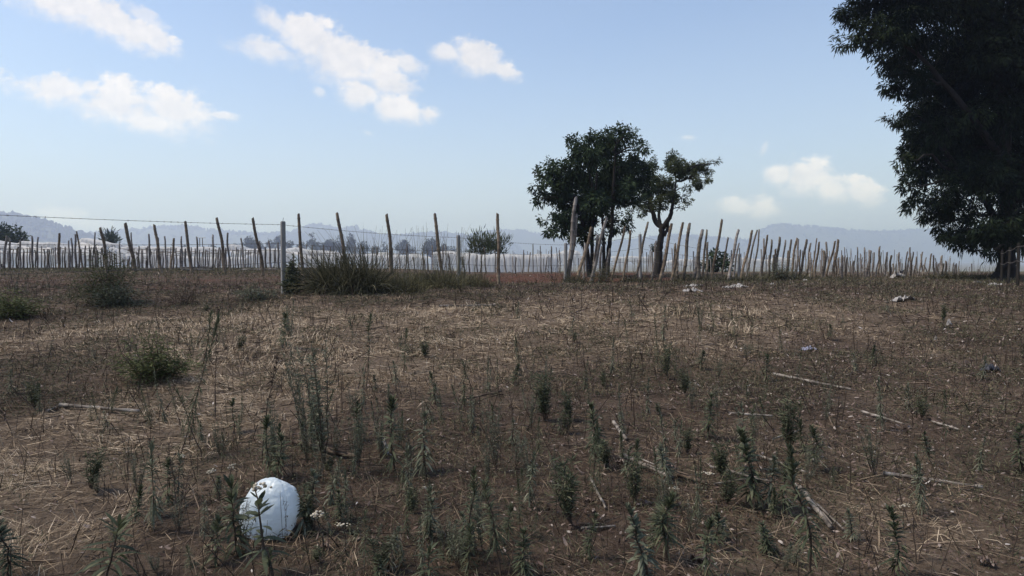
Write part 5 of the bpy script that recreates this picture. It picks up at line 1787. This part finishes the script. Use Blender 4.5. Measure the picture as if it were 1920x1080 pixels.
def leaf_litter():
    rng = np.random.default_rng(901)
    mb = MB()
    for (d0, d1, n, L) in [(3.0, 6, 15000, (.014, .045)), (6, 12, 30000, (.02, .06)), (12, 22, 30000, (.03, .085)), (22, 38, 17000, (.05, .11))]:
        x, y = scatter(n, d0, d1, rng)
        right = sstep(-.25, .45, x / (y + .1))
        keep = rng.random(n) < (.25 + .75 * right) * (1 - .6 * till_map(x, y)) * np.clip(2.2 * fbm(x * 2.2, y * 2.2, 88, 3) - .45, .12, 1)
        x, y = x[keep], y[keep]
        m = len(x)
        az = rng.uniform(0, 6.28, m)
        el = rng.normal(.1, .22, m)
        D = np.stack([np.cos(az) * np.cos(el), np.sin(az) * np.cos(el), np.sin(el)], -1)
        S = unit(np.stack([-np.sin(az), np.cos(az), np.zeros(m)], -1) + rng.normal(size=(m, 3)) * .3)
        Ls = rng.uniform(*L, m)
        P = np.stack([x, y, ground_z(x, y) + rng.uniform(.012, .035, m)], -1)
        mb.ribbons(P, D, S, Ls, Ls * rng.uniform(.22, .5, m), rng.normal(0, .3, m), [.2, .95, .9, .1], np.clip(rng.beta(1.6, 2.2, m) + .3 * (rng.random(m) < .05), 0, 1))
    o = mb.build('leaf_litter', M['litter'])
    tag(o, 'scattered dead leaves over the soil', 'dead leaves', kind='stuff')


def low_green():
    rng = np.random.default_rng(902)
    mb = MB()
    for (d0, d1, n, L, W) in [(3.0, 6, 48000, (.02, .07), (.003, .008)), (6, 11, 80000, (.03, .09), (.005, .011)), (11, 19, 80000, (.04, .12), (.008, .016)), (19, 40, 70000, (.06, .2), (.014, .026))]:
        x, y = scatter(n, d0, d1, rng)
        g = fbm(x * 1.4 + 40, y * 1.1, 93, 4)
        s = straw_map(x, y)
        keep = (g + .10 * rng.normal(size=n) > .455 + .14 * s) & (rng.random(n) < 1 - .85 * till_map(x, y))
        x, y = x[keep], y[keep]
        m = len(x)
        az = rng.uniform(0, 6.28, m)
        el = rng.uniform(.1, 1.3, m)
        D = np.stack([np.cos(az) * np.cos(el), np.sin(az) * np.cos(el), np.sin(el)], -1)
        P = np.stack([x, y, ground_z(x, y) + rng.random(m) ** 2 * .07], -1)
        mb.ribbons(P, D, rand_side(D, rng), rng.uniform(*L, m), rng.uniform(*W, m), rng.uniform(0, .7, m), [.4, 1, .1], rng.random(m))
    o = mb.build('ground_cover', M['lowgreen'])
    tag(o, 'dull green low growth in patches over the field', 'ground cover', kind='stuff')


def dead_twigs():
    rng = np.random.default_rng(903)
    mb = MB()
    for (d0, d1, n, L, W) in [(3.0, 6, 2600, (.06, .35), (.002, .006)), (6, 12, 5200, (.08, .4), (.004, .009)), (12, 24, 7000, (.12, .45), (.008, .014))]:
        x, y = scatter(n, d0, d1, rng)
        m = n
        az = rng.uniform(0, 6.28, m)
        stand = rng.random(m) < .30
        el = np.where(stand, rng.uniform(.9, 1.55, m), np.abs(rng.normal(.04, .10, m)))
        D = np.stack([np.cos(az) * np.cos(el), np.sin(az) * np.cos(el), np.sin(el)], -1)
        P = np.stack([x, y, ground_z(x, y) + .01], -1)
        Ls = rng.uniform(*L, m) * np.where(stand, .8, 1)
        tint = np.where(stand, rng.uniform(0, .55, m), rng.uniform(.1, 1, m))
        Wd = rng.uniform(*W, m)
        Sx = rand_side(D, rng)
        mb.ribbons(P, D, Sx, Ls, Wd, rng.normal(0, .08, m), [1, .9, .6], tint)
        mb.ribbons(P, D, np.cross(D, Sx), Ls, Wd, rng.normal(0, .0, m), [1, .9, .6], tint)
    o = mb.build('twig_litter', M['dead'])
    tag(o, 'dead twigs and broken stems littered over the field', 'twigs', kind='stuff')


def crest_grass():
    rng = np.random.default_rng(904)
    mb = MB()
    n = 26000
    x, y = scatter(n, 27, 38, rng)
    k = fbm(x * .55, y * .55, 97, 3) + .12 * rng.normal(size=n) > .50
    k &= ~((x > -1.5) & (x < 6) & (rng.random(n) < .8))
    x, y = x[k], y[k]
    m = len(x)
    D = unit(np.stack([rng.normal(0, .4, m), rng.normal(0, .4, m), np.ones(m)], -1))
    P = np.stack([x, y, ground_z(x, y) - .02], -1)
    mb.ribbons(P, D, rand_side(D, rng), rng.uniform(.08, .42, m) * rng.uniform(.5, 1.1, m), rng.uniform(.010, .022, m), rng.uniform(0, .8, m), [.8, 1, .6, .1], rng.random(m))
    o = mb.build('crest_grass', M['tussock'])
    tag(o, 'uneven fringe of standing dead grass along the crest of the field', 'grass', kind='stuff')


crest_grass()
dry_grass()
leaf_litter()
low_green()
dead_twigs()

# mast on the distant hill and the small frame left of the peaked cover
ph = pt(1267, 446, 5070)
mb = MB()
for dx in (-1.6, 1.6):
    mb.tube([(dx, 0, 0), (dx * .15, 0, 50)], 1.4, 6, .3)
for k in range(7):
    mb.tube([(-1.5 + k * .2, 0, k * 4.6), (1.5 - k * .2, 0, k * 4.6 + 2)], .4, 4, .3)
mb.tube([(-6, 0, 22), (6, 0, 22)], .8, 6, .3)
tag(mb.build('radio_mast', M['metal'], loc=ph - Vector((0, 0, 6))), 'tiny lattice mast on the low hill right of the forked tree', 'mast')
pf = pt(377, 446, 60)
zf = float(ground_z(pf.x, 60))
root = empty('post_frame', (pf.x, 60, zf))
tag(root, 'thin frame of two posts with a white crossbar behind the flat cover', 'frame')
for dx in (-.12, .12):
    mb = MB()
    mb.tube([(dx, 0, -.1), (dx, 0, pf.z - zf)], .03, 6, .2)
    mb.build('post', M['dark_cane'], root)
mb = MB()
mb.tube([(-.4, 0, pf.z - zf), (.4, 0, pf.z - zf + .01)], .035, 6, .9)
mb.build('crossbar', M['metal'], root)
